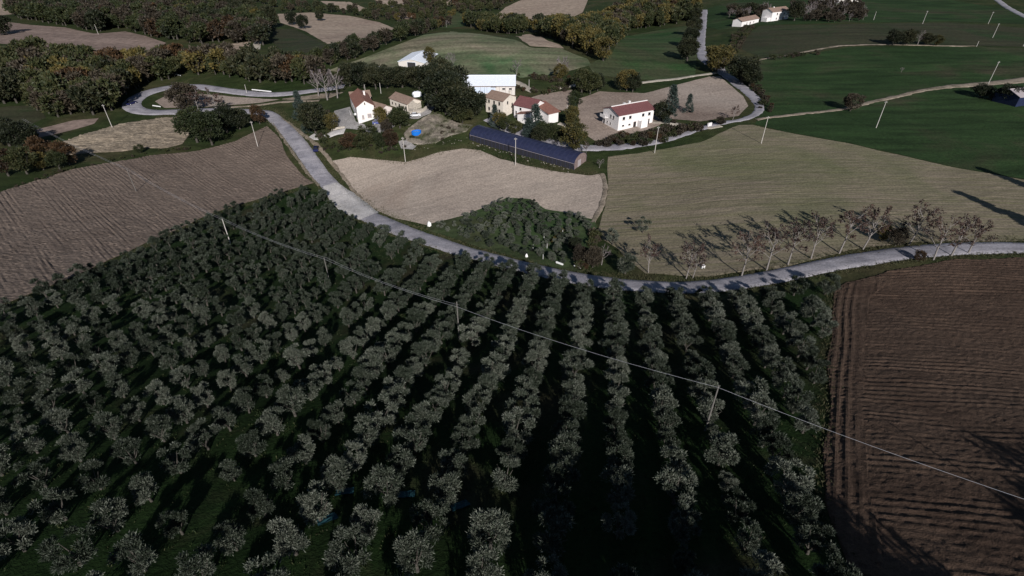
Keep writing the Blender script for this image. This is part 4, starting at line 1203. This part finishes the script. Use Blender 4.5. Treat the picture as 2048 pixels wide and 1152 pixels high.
house('cream_house', 'square cream two storey house with brown hipped looking roof by the oaks', 'house', (972,223), (1006,232), 7.5, 5.4, 6.9, 'x', M['cream'], M['tile_old'],
   [('f', .2, 3.5, .9, 1.3, 'stone', 'dark'), ('f', .5, 3.5, .9, 1.3, 'stone', 'dark'), ('f', .8, 3.5, .9, 1.3, 'stone', 'dark'), ('f', .2, .8, .9, 1.3, 'stone', 'dark'), ('f', .5, .02, 1.1, 2.1, 'shutter', 'dark'), ('f', .8, .8, .9, 1.3, 'stone', 'dark'),
    ('r', .35, 3.6, .8, 1.2, 'stone', 'dark'), ('r', .7, 2.4, .8, 1.2, 'stone', 'dark')], oh=.35, chim=[(.85, .72, .5)])
# modern white house with three roofs
e, L, D = house('modern_house', 'bright white modern house with three red roof slopes behind conifers', 'house', (1028,234), (1066,243), 8.0, 4.6, 6.6, 'x', M['white'], M['tile_dark'],
   [('f', .35, 2.9, 1.0, 1.1, 'white', 'glass'), ('f', .35, .4, 1.2, 1.3, 'white', 'glass'), ('f', .12, 1.2, .7, 1.4), ('f', .7, .6, 1.4, 1.5), ('r', .4, 3.0, 1, 1.1)], oh=.35)
m = MB(); m.prism([(-L/2 + 3.4, -1.4), (-L/2 + 3.4, 2.4), (L/2 + .4, 3.6), (L/2 + .4, -1.4)], -2.6, -.01, 'xz'); m.build('porch_wall', M['white'], e)
m = MB(); m.prism([(-L/2 + 3.0, 2.45), (L/2 + .6, 3.85), (L/2 + .6, 3.99), (-L/2 + 3.0, 2.59)], -3.1, -.03, 'xz'); m.build('porch_roof', M['tile'], e)
wing, zw, Lw, rw = frame((1096,250), (1118,243), 0.3)
w2 = MB()
def to_local(x, y, z):
    return (Matrix.Rotation(-e.rotation_euler.z, 3, 'Z') @ (Vector((x, y, z)) - e.location))
def wing_box(prof_h0, prof_h1, x0, x1, y0, y1, zb, th=None):
    c_, s_ = math.cos(rw), math.sin(rw)
    vs = []
    for (lx, ly, z_) in ((x0,y0,zb(y0)),(x1,y0,zb(y0)),(x1,y1,zb(y1)),(x0,y1,zb(y1)),(x0,y0,prof_h0),(x1,y0,prof_h0),(x1,y1,prof_h1),(x0,y1,prof_h1)):
        vs.append(to_local(wing[0] + lx * c_ - ly * s_, wing[1] + lx * s_ + ly * c_, zw + z_))
    return vs, [(3,2,1,0),(4,5,6,7),(0,1,5,4),(1,2,6,5),(2,3,7,6),(3,0,4,7)]
mw_ = MB().add(*wing_box(3.5, 4.9, -Lw/2 + .3, Lw/2 - .3, 0.2, 8.4, lambda y: -1.4)); mw_.build('wing_wall', M['white'], e)
mr_ = MB().add(*wing_box(3.75, 5.25, -Lw/2 - .2, Lw/2 + .3, -.3, 8.9, lambda y: 3.53 if y < 1 else 5.03)); mr_.build('wing_roof', M['tile'], e)
# big white house by the lane
e, L, D = house('lane_house', 'large white house with dark red roof and pale ridge beside the lane', 'house', (1235,262), (1304,248.5), 9.2, 5.5, 7.0, 'x', M['white'], M['tile_dark'],
   [('f', .14, 3.5, 1.2, 1.2, 'white', 'glass'), ('f', .32, 3.5, 1.2, 1.2, 'white', 'glass'), ('f', .69, 3.5, 1.2, 1.2, 'white', 'glass'), ('f', .87, 3.5, 1.2, 1.2, 'white', 'glass'),
    ('f', .14, 1.2, 1.1, .7, 'white', 'glass'), ('f', .32, 1.2, 1.1, .7, 'white', 'glass'), ('f', .68, 1.0, 1.1, 1.2, 'white', 'glass'), ('f', .86, .4, 1.3, 1.9, 'shutter', 'dark'), ('f', .475, .02, 1.2, 2.2, 'shutter', 'dark'),
    ('l', .30, 3.4, .9, 1.2), ('l', .48, 3.4, .9, 1.2), ('l', .45, 1.2, .6, .7), ('l', .66, 1.2, .6, .7), ('l', .88, .02, 1.0, 2.1, 'white', 'dark')], oh=.4, chim=[(.55, .62, .6)])
m = MB(); m.box(-L/2 - .3, L/2 + .3, D/2 - .16, D/2 + .16, 7.2, 7.42); m.build('white_ridge', M['white'], e)
m = MB(); m.box(-.5 - .6, .5 - .6, D * .66, D * .66 + 1.0, 6.3, 6.95); m.build('skylight', M['sign'], e)
st = MB()
for k in range(9): st.box(.7 + k * .3, .7 + (k + 1) * .3 - .004, -2.2, -.06, -.8, 2.6 - k * .29)
st.build('outside_stair', M['white'], e)
m = MB(); m.box(.6, 3.5, -2.35, -2.21, -.8, 3.2); m.build('stair_wall', M['white'], e)
m = MB(); m.box(-L/2 - 1.5, -L/2 - .06, D - 3.2, D - .2, 2.9, 3.05); m.box(-L/2 - 1.5, -L/2 - 1.42, D - 3.2, D - .2, 3.054, 4.0); m.build('balcony', M['white'], e)
# distant houses
house('white_cottage', 'small white cottage with brown roof at the top of the twin track', 'house', (1482,54), (1516,47), 6.5, 3.2, 4.6, 'x', M['white'], M['tile_old'], [('f', .3, 1.2, .9, 1.0), ('f', .7, 1.2, .9, 1.0), ('f', .5, .02, 1, 2.0, 'shutter', 'dark')], oh=.35)
e, L, D = house('upper_house', 'tall white house with brown roof and low side wing on the far ridge', 'house', (1541,43), (1575,39), 8, 5.6, 7.2, 'x', M['white'], M['tile_old'], [('f', .3, 3.4, 1.1, 1.4), ('f', .7, 3.4, 1.0, 1.2), ('f', .3, .8, 1.0, 1.2), ('f', .7, .02, 1.0, 2.0, 'shutter', 'dark')], oh=.35, chim=[(.3, .5, .5)])
m = MB(); m.box(-L/2 - 3.2, -L/2 - .01, .5, 5, -1, 2.2); m.build('side_wing', M['white'], e)
house('red_cottage', 'small white cottage with bright red roof inside the dark wood', 'house', (396,48), (423,45), 9, 4.6, 6.6, 'y', M['white'], M['tile'], [('f', .3, 2.4, 1, 1.2), ('f', .7, 2.4, 1, 1.2), ('l', .5, 2.4, 1, 1.2)], oh=.5)
house('field_hut', 'tiny pale hut below the red roofed cottage in the wood', 'hut', (449,72), (467,71), 5, 2.4, 3.2, 'x', M['white'], M['tin'], [('f', .5, .02, 1, 1.8, 'dark', 'dark')], oh=.2)
house('glasshouse_shed', 'white sheet roofed shed at the far top beside the thicket', 'shed', (1662,7), (1686,5), 12, 3.0, 4.2, 'y', M['tinwall'], M['tin'], [('f', .5, .02, 3, 2.4, 'bluewall', 'dark')], oh=.2)
house('glasshouse_shed', 'second pale roofed shed on the far ridge, right of the first shed', 'shed', (1697,6), (1716,4), 12, 3.0, 4.2, 'y', M['tinwall'], M['tin'], [('f', .5, .02, 3, 2.4, 'bluewall', 'dark')], oh=.2)
house('blue_shed', 'dark blue walled shed with pale roof at the end of the dirt track', 'shed', (2030,214), (2110,205), 9, 3.6, 5.2, 'x', plain('dark_blue_sheet', (0.015, 0.022, 0.06), .6, .2, 1.0), M['greyshutter'], [('f', .3, .02, 3, 2.6, 'dark', 'dark'), ('f', .7, .02, 3, 2.6, 'dark', 'dark')], oh=.3)

# polytunnel
mid, z, L, rz = frame((940,280), (1148,339))
e = empty('polytunnel', (mid[0], mid[1], z), rz)
W, HW, HT = 7.4, 1.8, 4.0
arc = [(W / 2 - W / 2 * math.cos(math.pi * i / 14), HW + (HT - HW) * math.sin(math.pi * i / 14)) for i in range(15)]
V, Fq = [], []
ns = 26
for i in range(ns + 1):
    for (y_, z_) in arc: V.append((-L/2 + L * i / ns, y_, z_ + 0.03 * math.sin(i * math.pi)))
for i in range(ns):
    for j in range(14):
        a = i * 15 + j; Fq.append((a, a + 15, a + 16, a + 1))
link('film_cover', mesh_np('film_cover', V, Fq, M['tunnel'], smooth=True), e)
hoop = MB()
for j in range(14): hoop.tube((0, arc[j][0] - (0.02 if j < 7 else -.02), arc[j][1] + .03), (0, arc[j + 1][0], arc[j + 1][1] + .03), .035, .035, 4, False)
hm_ = hoop.mesh('hoop', M['hoop'])
post = MB(); post.box(-.04, .04, -.06, .02, -.8, HW); pm_ = post.mesh('side_post', M['hoop'])
for i in range(ns + 1):
    x_ = -L/2 + L * i / ns
    link('hoop', hm_, e, (x_, 0, 0)); link('side_post', pm_, e, (x_, -.03, 0))
MB().box(-L/2, L/2, .02, .08, -1.0, HW).build('front_wall', M['tunnel_side'], e)
MB().box(-L/2, L/2, W - .08, W - .02, -1.0, HW).build('back_wall', M['tunnel_side'], e)
m = MB(); m.prism([(.1, -1.0)] + [(y_, z_ - .05) for y_, z_ in arc] + [(W - .1, -1.0)], L/2 - .25, L/2 - .1, 'yz'); en = m.build('end_wall', M['brick'], e)
MB().box(L/2 - .11, L/2 - .05, 2.2, 4.0, -.2, 2.2).build('door', M['greyshutter'], en)
m = MB(); m.prism([(.1, -1.0)] + [(y_, z_ - .05) for y_, z_ in arc] + [(W - .1, -1.0)], -L/2 + .1, -L/2 + .25, 'yz'); m.build('end_wall', M['brick'], e)
m = MB(); m.tube((-L/2, -.02, HW + .02), (L/2, -.02, HW + .02), .05, .05, 5); m.build('eave_rail', M['greyshutter'], e)
MB().box(-L/2 + 4, -L/2 + 6.2, .55, .9, HW + .55, HW + 1.0).build('patch_repair', M['tarp'], e)
tag(e, 'long dark polytunnel with arched black film roof above the pale field', 'polytunnel')

# ------------------------------------------------------------------ poles and cables
def pole(px, py, h, label, mat='concpole', group='power poles on the far line', arm=True, rz=0.0):
    q = pg(px, py)
    e = empty('utility_pole', (q[0], q[1], h1(*q)), rz)
    MB().tube((0, 0, -.6), (0, 0, h), .115, .075, 8).build('shaft', M[mat], e)
    if arm:
        a = MB().box(-.42, .42, -.05, .05, h - .55, h - .45).build('crossarm', M['woodpole'], e)
        for x_ in (-.35, 0.35):
            MB().tube((x_, 0, h - .446), (x_, 0, h - .18), .06, .04, 6).build('insulator', M['insul'], e)
    return tag(e, label, 'utility pole', group), q
for px, py, h, lab in ((225,256,9,'pale pole on the cloddy field edge below the hairpin bend'), (516,294,9.5,'pale pole in the ploughed field corner beside the road'), (811,324,8.5,'pale pole at the upper edge of the pale field below the farm'),
                       (1031,331,9,'pale pole standing before the dark polytunnel'), (1309,307,8.8,'pale pole at the top of the seeded field below the white house'), (1522,288,8.8,'pale pole at the green corner of the seeded field'),
                       (1752,256,9,'tall pale pole in the green field below the dirt track'), (1975,171,9.5,'tall pale pole beside the track to the blue shed'), (1985,76,7.5,'pale pole in the dark meadow'), (1845,48,7.5,'thin pole behind the dark meadow'),
                       (1747,40,5,'short pole at the end of the dark thicket'), (1976,48,7,'faint grey pole on the upper meadow'), (1953,93,2.6,'stubby pale post on the meadow line'), (2046,93,4,'pale post at the end of the meadow line'),
                       (1133,236,4.8,'pale pole beside the terracotta wing of the modern house'), (197,69,6,'thin pole on the far ploughed slope'), (732,192,4.6,'white pole behind the farmhouse'), (762,187,4.2,'white pole before the dark oaks'), (1058,174,3,'leaning pale post by the farm path'), (494,187,4,'thin pale post beside the upper road')):
    pole(px, py, h, lab, arm=h > 6.5)
cq = []
bearing = math.atan2(-24, 31.5) + math.pi / 2
for k, ((px, py), h) in enumerate((((273,384),7.5), ((461,487),7.0), ((661,572),7.0), ((919,682),8.0), ((1410,862),7.6))):
    lab = ['grey pole in the ploughed field carrying the orchard cable', 'yellowish thin pole at the orchard edge nearest the ploughed field', 'grey pole among olives in the middle of the orchard', 'grey pole in an open gap of the orchard rows', 'grey pole half hidden in the olive crowns by the tilled field'][k]
    _, q = pole(px, py, h, lab, 'woodpole' if k != 1 else 'concpole', 'poles carrying the orchard cable', False)
    cq.append(Vector((q[0], q[1], h1(*q) + h - (.25 if k != 3 else .9))))
e = empty('utility_pole', (51.6, 18, h1(51.6, 18)))
MB().tube((0, 0, -.6), (0, 0, 8.3), .115, .075, 8).build('shaft', M['woodpole'], e)
tag(e, 'grey pole standing out in the dark tilled field', 'utility pole', 'poles carrying the orchard cable')
cq.append(Vector((51.6, 18, h1(51.6, 18) + 8.0)))
def cable(pts, sag, r, label, off):
    m = MB()
    for a, b in zip(pts[:-1], pts[1:]):
        n = 18
        side = Vector((b.y - a.y, a.x - b.x, 0)).normalized() * off
        prev = a + side
        for i in range(1, n + 1):
            t = i / n
            p = a.lerp(b, t) + side - Vector((0, 0, sag * 4 * t * (1 - t)))
            m.tube(prev, p, r, r, 5, False); prev = p
    tag(m.build('power_cable', M['cable'], None, True), label, 'cable')
west = pg(60, 270); west = Vector((west[0], west[1], h1(*west) + 6))
cable([west] + cq, 0.7, 0.014, 'bright grey power cable running from pole to pole over the orchard', 0.06)
cable([west] + cq[:4], 0.9, 0.012, 'thin second wire beside the main cable on the upper poles', -0.5)

# ------------------------------------------------------------------ vehicles and small things
def car(px, py, rz, paint, label, s=1.0, tall=1.0):
    q = pg(px, py)
    e = empty('parked_car', (q[0], q[1], h1(*q) + .12), rz, (s, s, s * tall))
    b = MB().prism([(-2.05,.28),(-2.1,.75),(-1.95,.92),(-1.0,1.0),(1.15,.98),(1.95,.85),(2.1,.6),(2.08,.28)], -.85, .85, 'xz').build('body', paint, e)
    vs = [(-1.7,-.76,.97),(1.05,-.76,.98),(1.05,.76,.98),(-1.7,.76,.97),(-1.25,-.6,1.45),(.35,-.6,1.48),(.35,.6,1.48),(-1.25,.6,1.45)]
    c = MB().add(vs, [(3,2,1,0),(4,5,6,7),(0,1,5,4),(1,2,6,5),(2,3,7,6),(3,0,4,7)]).build('cabin', M['glass'], e)
    MB().box(-1.2,.32,-.58,.58,1.462,1.52).build('roof', paint, e)
    wm_ = None
    for x_ in (-1.3, 1.3):
        for y_ in (-.82, .82):
            w = MB().tube((x_, y_ - .1, .32), (x_, y_ + .1, .32), .32, .32, 14).build('wheel', M['rubber'], e)
            MB().tube((x_, y_ - .115, .32), (x_, y_ + .115, .32), .18, .18, 10).build('rim', M['sign'], w)
    for y_ in (-.6, .6):
        MB().box(2.02, 2.12, y_ - .16, y_ + .16, .58, .74).build('headlight', M['sign'], e)
    tag(e, label, 'car')
rd = math.radians
car(633, 301, rd(100), M['navy'], 'dark navy car parked beside the road at the farm drive')
car(757, 248, rd(15), M['bluepaint'], 'blue grey car parked before the farmhouse gable')
car(763, 144, rd(30), M['whitepaint'], 'white van parked under the oaks below the hill barn', 1.1, 1.3)
car(831, 233, rd(10), M['whitepaint'], 'silver white car on the terrace below the stone house', .9)
car(264, 209, rd(70), M['navy'], 'dark car rounding the hairpin bend under the trees')

q = pg(833, 268)       # oval blue tub
e = empty('garden_pool', (q[0], q[1], h1(*q) + .25), .5)
n = 22
ov = lambda r, z: [(1.75 * r * math.cos(6.2832 * i / n), 1.25 * r * math.sin(6.2832 * i / n), z) for i in range(n)]
MB().add(ov(1, -.4) + ov(1.03, .85) + ov(.93, .85) + ov(.9, .5), [(k * n + i, k * n + (i + 1) % n, (k + 1) * n + (i + 1) % n, (k + 1) * n + i) for k in range(3) for i in range(n)]).build('tub_wall', M['blue'], e)
MB().add(ov(.905, .6), [tuple(range(n))]).build('water', M['bluewater'], e)
tag(e, 'bright blue oval plastic pool on the rubble bank', 'pool')

def blob(name, px, py, sx, sy, sz, mat, label, cat, seed, lift=0.0, rough=.16):
    q = pg(px, py); r = np.random.default_rng(seed)
    nu, nv = 16, 9
    V, Fq = [], []
    for j in range(nv + 1):
        ph = math.pi / 2 * j / nv
        for i in range(nu):
            th = 2 * math.pi * i / nu
            k = 1 + rough * vnoise(np.array([math.cos(th) * 2 + 9 * seed]), np.array([math.sin(th) * 2 + ph * 2]), seed)[0]
            c_, s_ = abs(math.cos(th)) ** .7 * np.sign(math.cos(th)), abs(math.sin(th)) ** .7 * np.sign(math.sin(th))
            V.append((sx * k * c_ * math.cos(ph) ** .45, sy * k * s_ * math.cos(ph) ** .45, sz * k * math.sin(ph) - (.15 if j == 0 else 0)))
    for j in range(nv):
        for i in range(nu): Fq.append((j * nu + i, j * nu + (i + 1) % nu, (j + 1) * nu + (i + 1) % nu, (j + 1) * nu + i))
    e = empty(name, (q[0], q[1], h1(*q) + lift), r.uniform(0, 3))
    link('cover', mesh_np(name + '_cover', V, Fq, M[mat], smooth=True), e)
    return tag(e, label, cat), e
_, e = blob('tarpaulin_heap', 835, 192, 1.9, 1.5, 1.7, 'tarp', 'white tarpaulin covered heap behind the stone house', 'tarpaulin', 3)
for k in range(4): MB().tube((1.7 * math.cos(k * 1.57 + .5), 1.4 * math.sin(k * 1.57 + .5), 0.1), (1.2 * math.cos(k * 1.57 + .5), .95 * math.sin(k * 1.57 + .5), 1.1), .07, .07, 5).build('tie_rope', M['bag'], e)
_, e = blob('bulk_bag', 859, 453, .55, .5, 1.35, 'bag', 'big white bulk bag on the verge at the tip of the grove', 'bag', 5, rough=.1)
MB().tube((-.3, 0, 1.2), (0, 0, 1.65), .05, .05, 5).tube((.3, 0, 1.2), (0.02, 0, 1.65), .05, .05, 5).build('lifting_loop', M['bag'], e)
_, e = blob('bulk_bag', 1053, 515, .35, .33, .9, 'bag', 'small white sack on the verge below the young olives', 'bag', 6, rough=.1)
MB().tube((-.1, 0, .75), (0, 0, 1.08), .06, .1, 6).build('tied_neck', M['bag'], e)
q = pg(1405, 537)
e = empty('cabinet', (q[0], q[1], h1(*q)), .2, (.75, .75, .75))
MB().box(-.45, .45, -.35, .35, -.2, .95).build('housing', M['sign'], e); MB().box(-.52, .52, -.42, .42, .954, 1.05).build('lid', M['white'], e); MB().box(-.3, .3, -.38, -.34, .25, .6).build('opening', M['dark'], e)
tag(e, 'small white box cabinet in the grass below the roadside trees', 'cabinet')

def parapet(pa, pb, h, mat, label, th=.25, posts=True):
    a, b = pg(*pa), pg(*pb)
    L = float(np.hypot(*(b - a))); mid = (a + b) / 2
    e = empty('guard_rail', (mid[0], mid[1], h1(*mid)), math.atan2(b[1] - a[1], b[0] - a[0]))
    MB().box(-L/2, L/2, -th/2, th/2, h - .34, h).build('rail', M[mat], e)
    n = max(2, int(L / 1.8) + 1)
    for i in range(n):
        x_ = -L/2 + .1 + (L - .2) * i / (n - 1)
        MB().box(x_ - .07, x_ + .07, -.07, .07, -.5, h - .344).build('post', M['woodpole'], e)
    tag(e, label, 'guard rail')
parapet((1148,536), (1162,539), .75, 'sign', 'short white guard rail on the verge beside the brown thicket')
parapet((1112,529), (1126,532), .7, 'sign', 'short white guard rail below the young olives')
parapet((505,183), (543,185), .9, 'sign', 'long white guard rail on the upper road bend', .35)
parapet((306,213), (322,216), .7, 'sign', 'white guard rail inside the hairpin bend')
parapet((345,150), (362,153), .8, 'sign', 'white rail at the dark gap in the wood')

def wallrun(name, pts, h, th, mat, label, cat='wall'):
    line = smooth_line([pg(*p) for p in pts], 0.7)
    t = unit(np.gradient(line, axis=0)); nn = np.stack([-t[:, 1], t[:, 0]], 1) * th / 2
    z = H(line[:, 0], line[:, 1])
    r = np.random.default_rng(int(h * 100))
    tz = z + h + r.uniform(-.06, .06, len(z))
    V = np.stack([np.c_[line - nn, z - .5], np.c_[line - nn, tz], np.c_[line + nn, tz], np.c_[line + nn, z - .5]], 1).reshape(-1, 3)
    n = len(line); ii = np.arange(n * 4).reshape(n, 4)
    Fq = np.concatenate([np.stack([ii[:-1, k], ii[1:, k], ii[1:, k + 1], ii[:-1, k + 1]], -1) for k in range(3)])
    Fq = np.concatenate([Fq, [ii[0], ii[-1][::-1]]])
    tag(link(name, mesh_np(name, V, Fq, M[mat])), label, cat)
wallrun('retaining_wall', [(816,229),(838,227),(852,219),(860,208),(858,198),(850,190)], 1.1, .5, 'stone', 'curved stone retaining wall round the terrace of the stone house')
wallrun('lane_wall', [(982,235),(1000,244),(1022,254),(1040,261)], .7, .35, 'white', 'low pale wall along the upper side of the lane')
wallrun('garden_wall', [(1340,250),(1362,253),(1385,257),(1400,260)], .8, .4, 'stone', 'low stone wall in front of the brown house field')
wallrun('gate_wall', [(1415,254),(1422,252)], 1.3, .5, 'white', 'short white gate wall at the lane junction')
wallrun('yard_wall', [(663,262),(676,258),(690,256)], .7, .35, 'stone', 'rough stone wall at the yard edge')

# loose stones on the bank and along the polytunnel
r = np.random.default_rng(5)
Vs, Fs, b0 = [], [], 0
ico_v = np.array([(0,0,-1),(.72,-.53,-.45),(-.28,-.85,-.45),(-.89,0,-.45),(-.28,.85,-.45),(.72,.53,-.45),(.28,-.85,.45),(-.72,-.53,.45),(-.72,.53,.45),(.28,.85,.45),(.89,0,.45),(0,0,1)])
ico_f = np.array([(0,1,2),(1,0,5),(0,2,3),(0,3,4),(0,4,5),(1,5,10),(2,1,6),(3,2,7),(4,3,8),(5,4,9),(1,10,6),(2,6,7),(3,7,8),(4,8,9),(5,9,10),(6,10,11),(7,6,11),(8,7,11),(9,8,11),(10,9,11)])
rocks = [(r.uniform(812, 935), r.uniform(240, 290)) for _ in range(110)] + [(945 + 200 * t + r.normal() * 3, 287 + 56 * t + r.normal() * 2.5) for t in r.uniform(0, 1, 60)] + [(r.uniform(790, 860), r.uniform(282, 300)) for _ in range(25)] + [(r.uniform(1230, 1400), r.uniform(286, 292) - 0.0) for _ in range(0)]
for px, py in rocks:
    q = pg(px, py); s = r.uniform(.08, .26)
    V = ico_v * r.uniform(.6, 1.2, (12, 1)) * s * np.array([1.2, 1, .7]) + np.array([q[0], q[1], h1(*q) + .12])
    Vs.append(V); Fs.append(ico_f + b0); b0 += 12
tag(link('loose_stones', mesh_np('loose_stones', np.concatenate(Vs), np.concatenate(Fs), plain('pale_stone', (.22, .20, .17), .95, .35, 1.0))), 'loose pale stones on the rubble bank and along the polytunnel', 'stones', kind='stuff')

# yellow vine row and stakes in the grove
hedge('vine_row', [(1098,492),(1108,482),(1118,472),(1124,465)], .5, .8, (.9, 1.4), [('yellow', 1)], 31, 'short yellow leaved vine row at the open end of the grove')
for k, (px, py) in enumerate(((1088,478),(1078,488),(1066,500),(1125,470),(1086,520),(1094,498))):
    q = pg(px, py); e = empty('stake', (q[0], q[1], h1(*q)), k * .4)
    MB().tube((0, 0, -.3), (0, 0, 1.5), .05, .045, 6).build('post', M['sign'], e); MB().tube((0, 0, 1.5), (0, 0, 1.58), .07, .03, 6).build('cap', M['woodpole'], e)
    tag(e, 'thin white stake standing between young olives in the grove', 'stake', 'white stakes in the grove')

# teal harvest nets lying under some olives
for k, (px, py, a) in enumerate(((690,985,.2), (655,1040,.6), (812,990,.1), (920,1012,.5))):
    q = pg(px, py); r = np.random.default_rng(60 + k)
    n = 14
    u, v = np.meshgrid(np.linspace(-.9, .9, n), np.linspace(-.45, .45, n))
    wv = .08 * vnoise(u * 3 + k * 5, v * 5, 4) + .06 * vnoise(u * 7, v * 8 + k, 5)
    x = q[0] + u * math.cos(a) - v * math.sin(a) * (1 + .3 * np.sin(u * 2)); y = q[1] + u * math.sin(a) + v * math.cos(a)
    V = np.stack([x.ravel(), y.ravel(), H(x.ravel(), y.ravel()) + .18 + wv.ravel()], 1)
    ii = np.arange(n * n).reshape(n, n)
    Fq = np.stack([ii[:-1, :-1], ii[:-1, 1:], ii[1:, 1:], ii[1:, :-1]], -1).reshape(-1, 4)
    tag(link('harvest_net', mesh_np('harvest_net', V, Fq, M['net'], smooth=True)), 'crumpled teal harvest net lying on the grass under the olives', 'net', 'harvest nets under the olives')
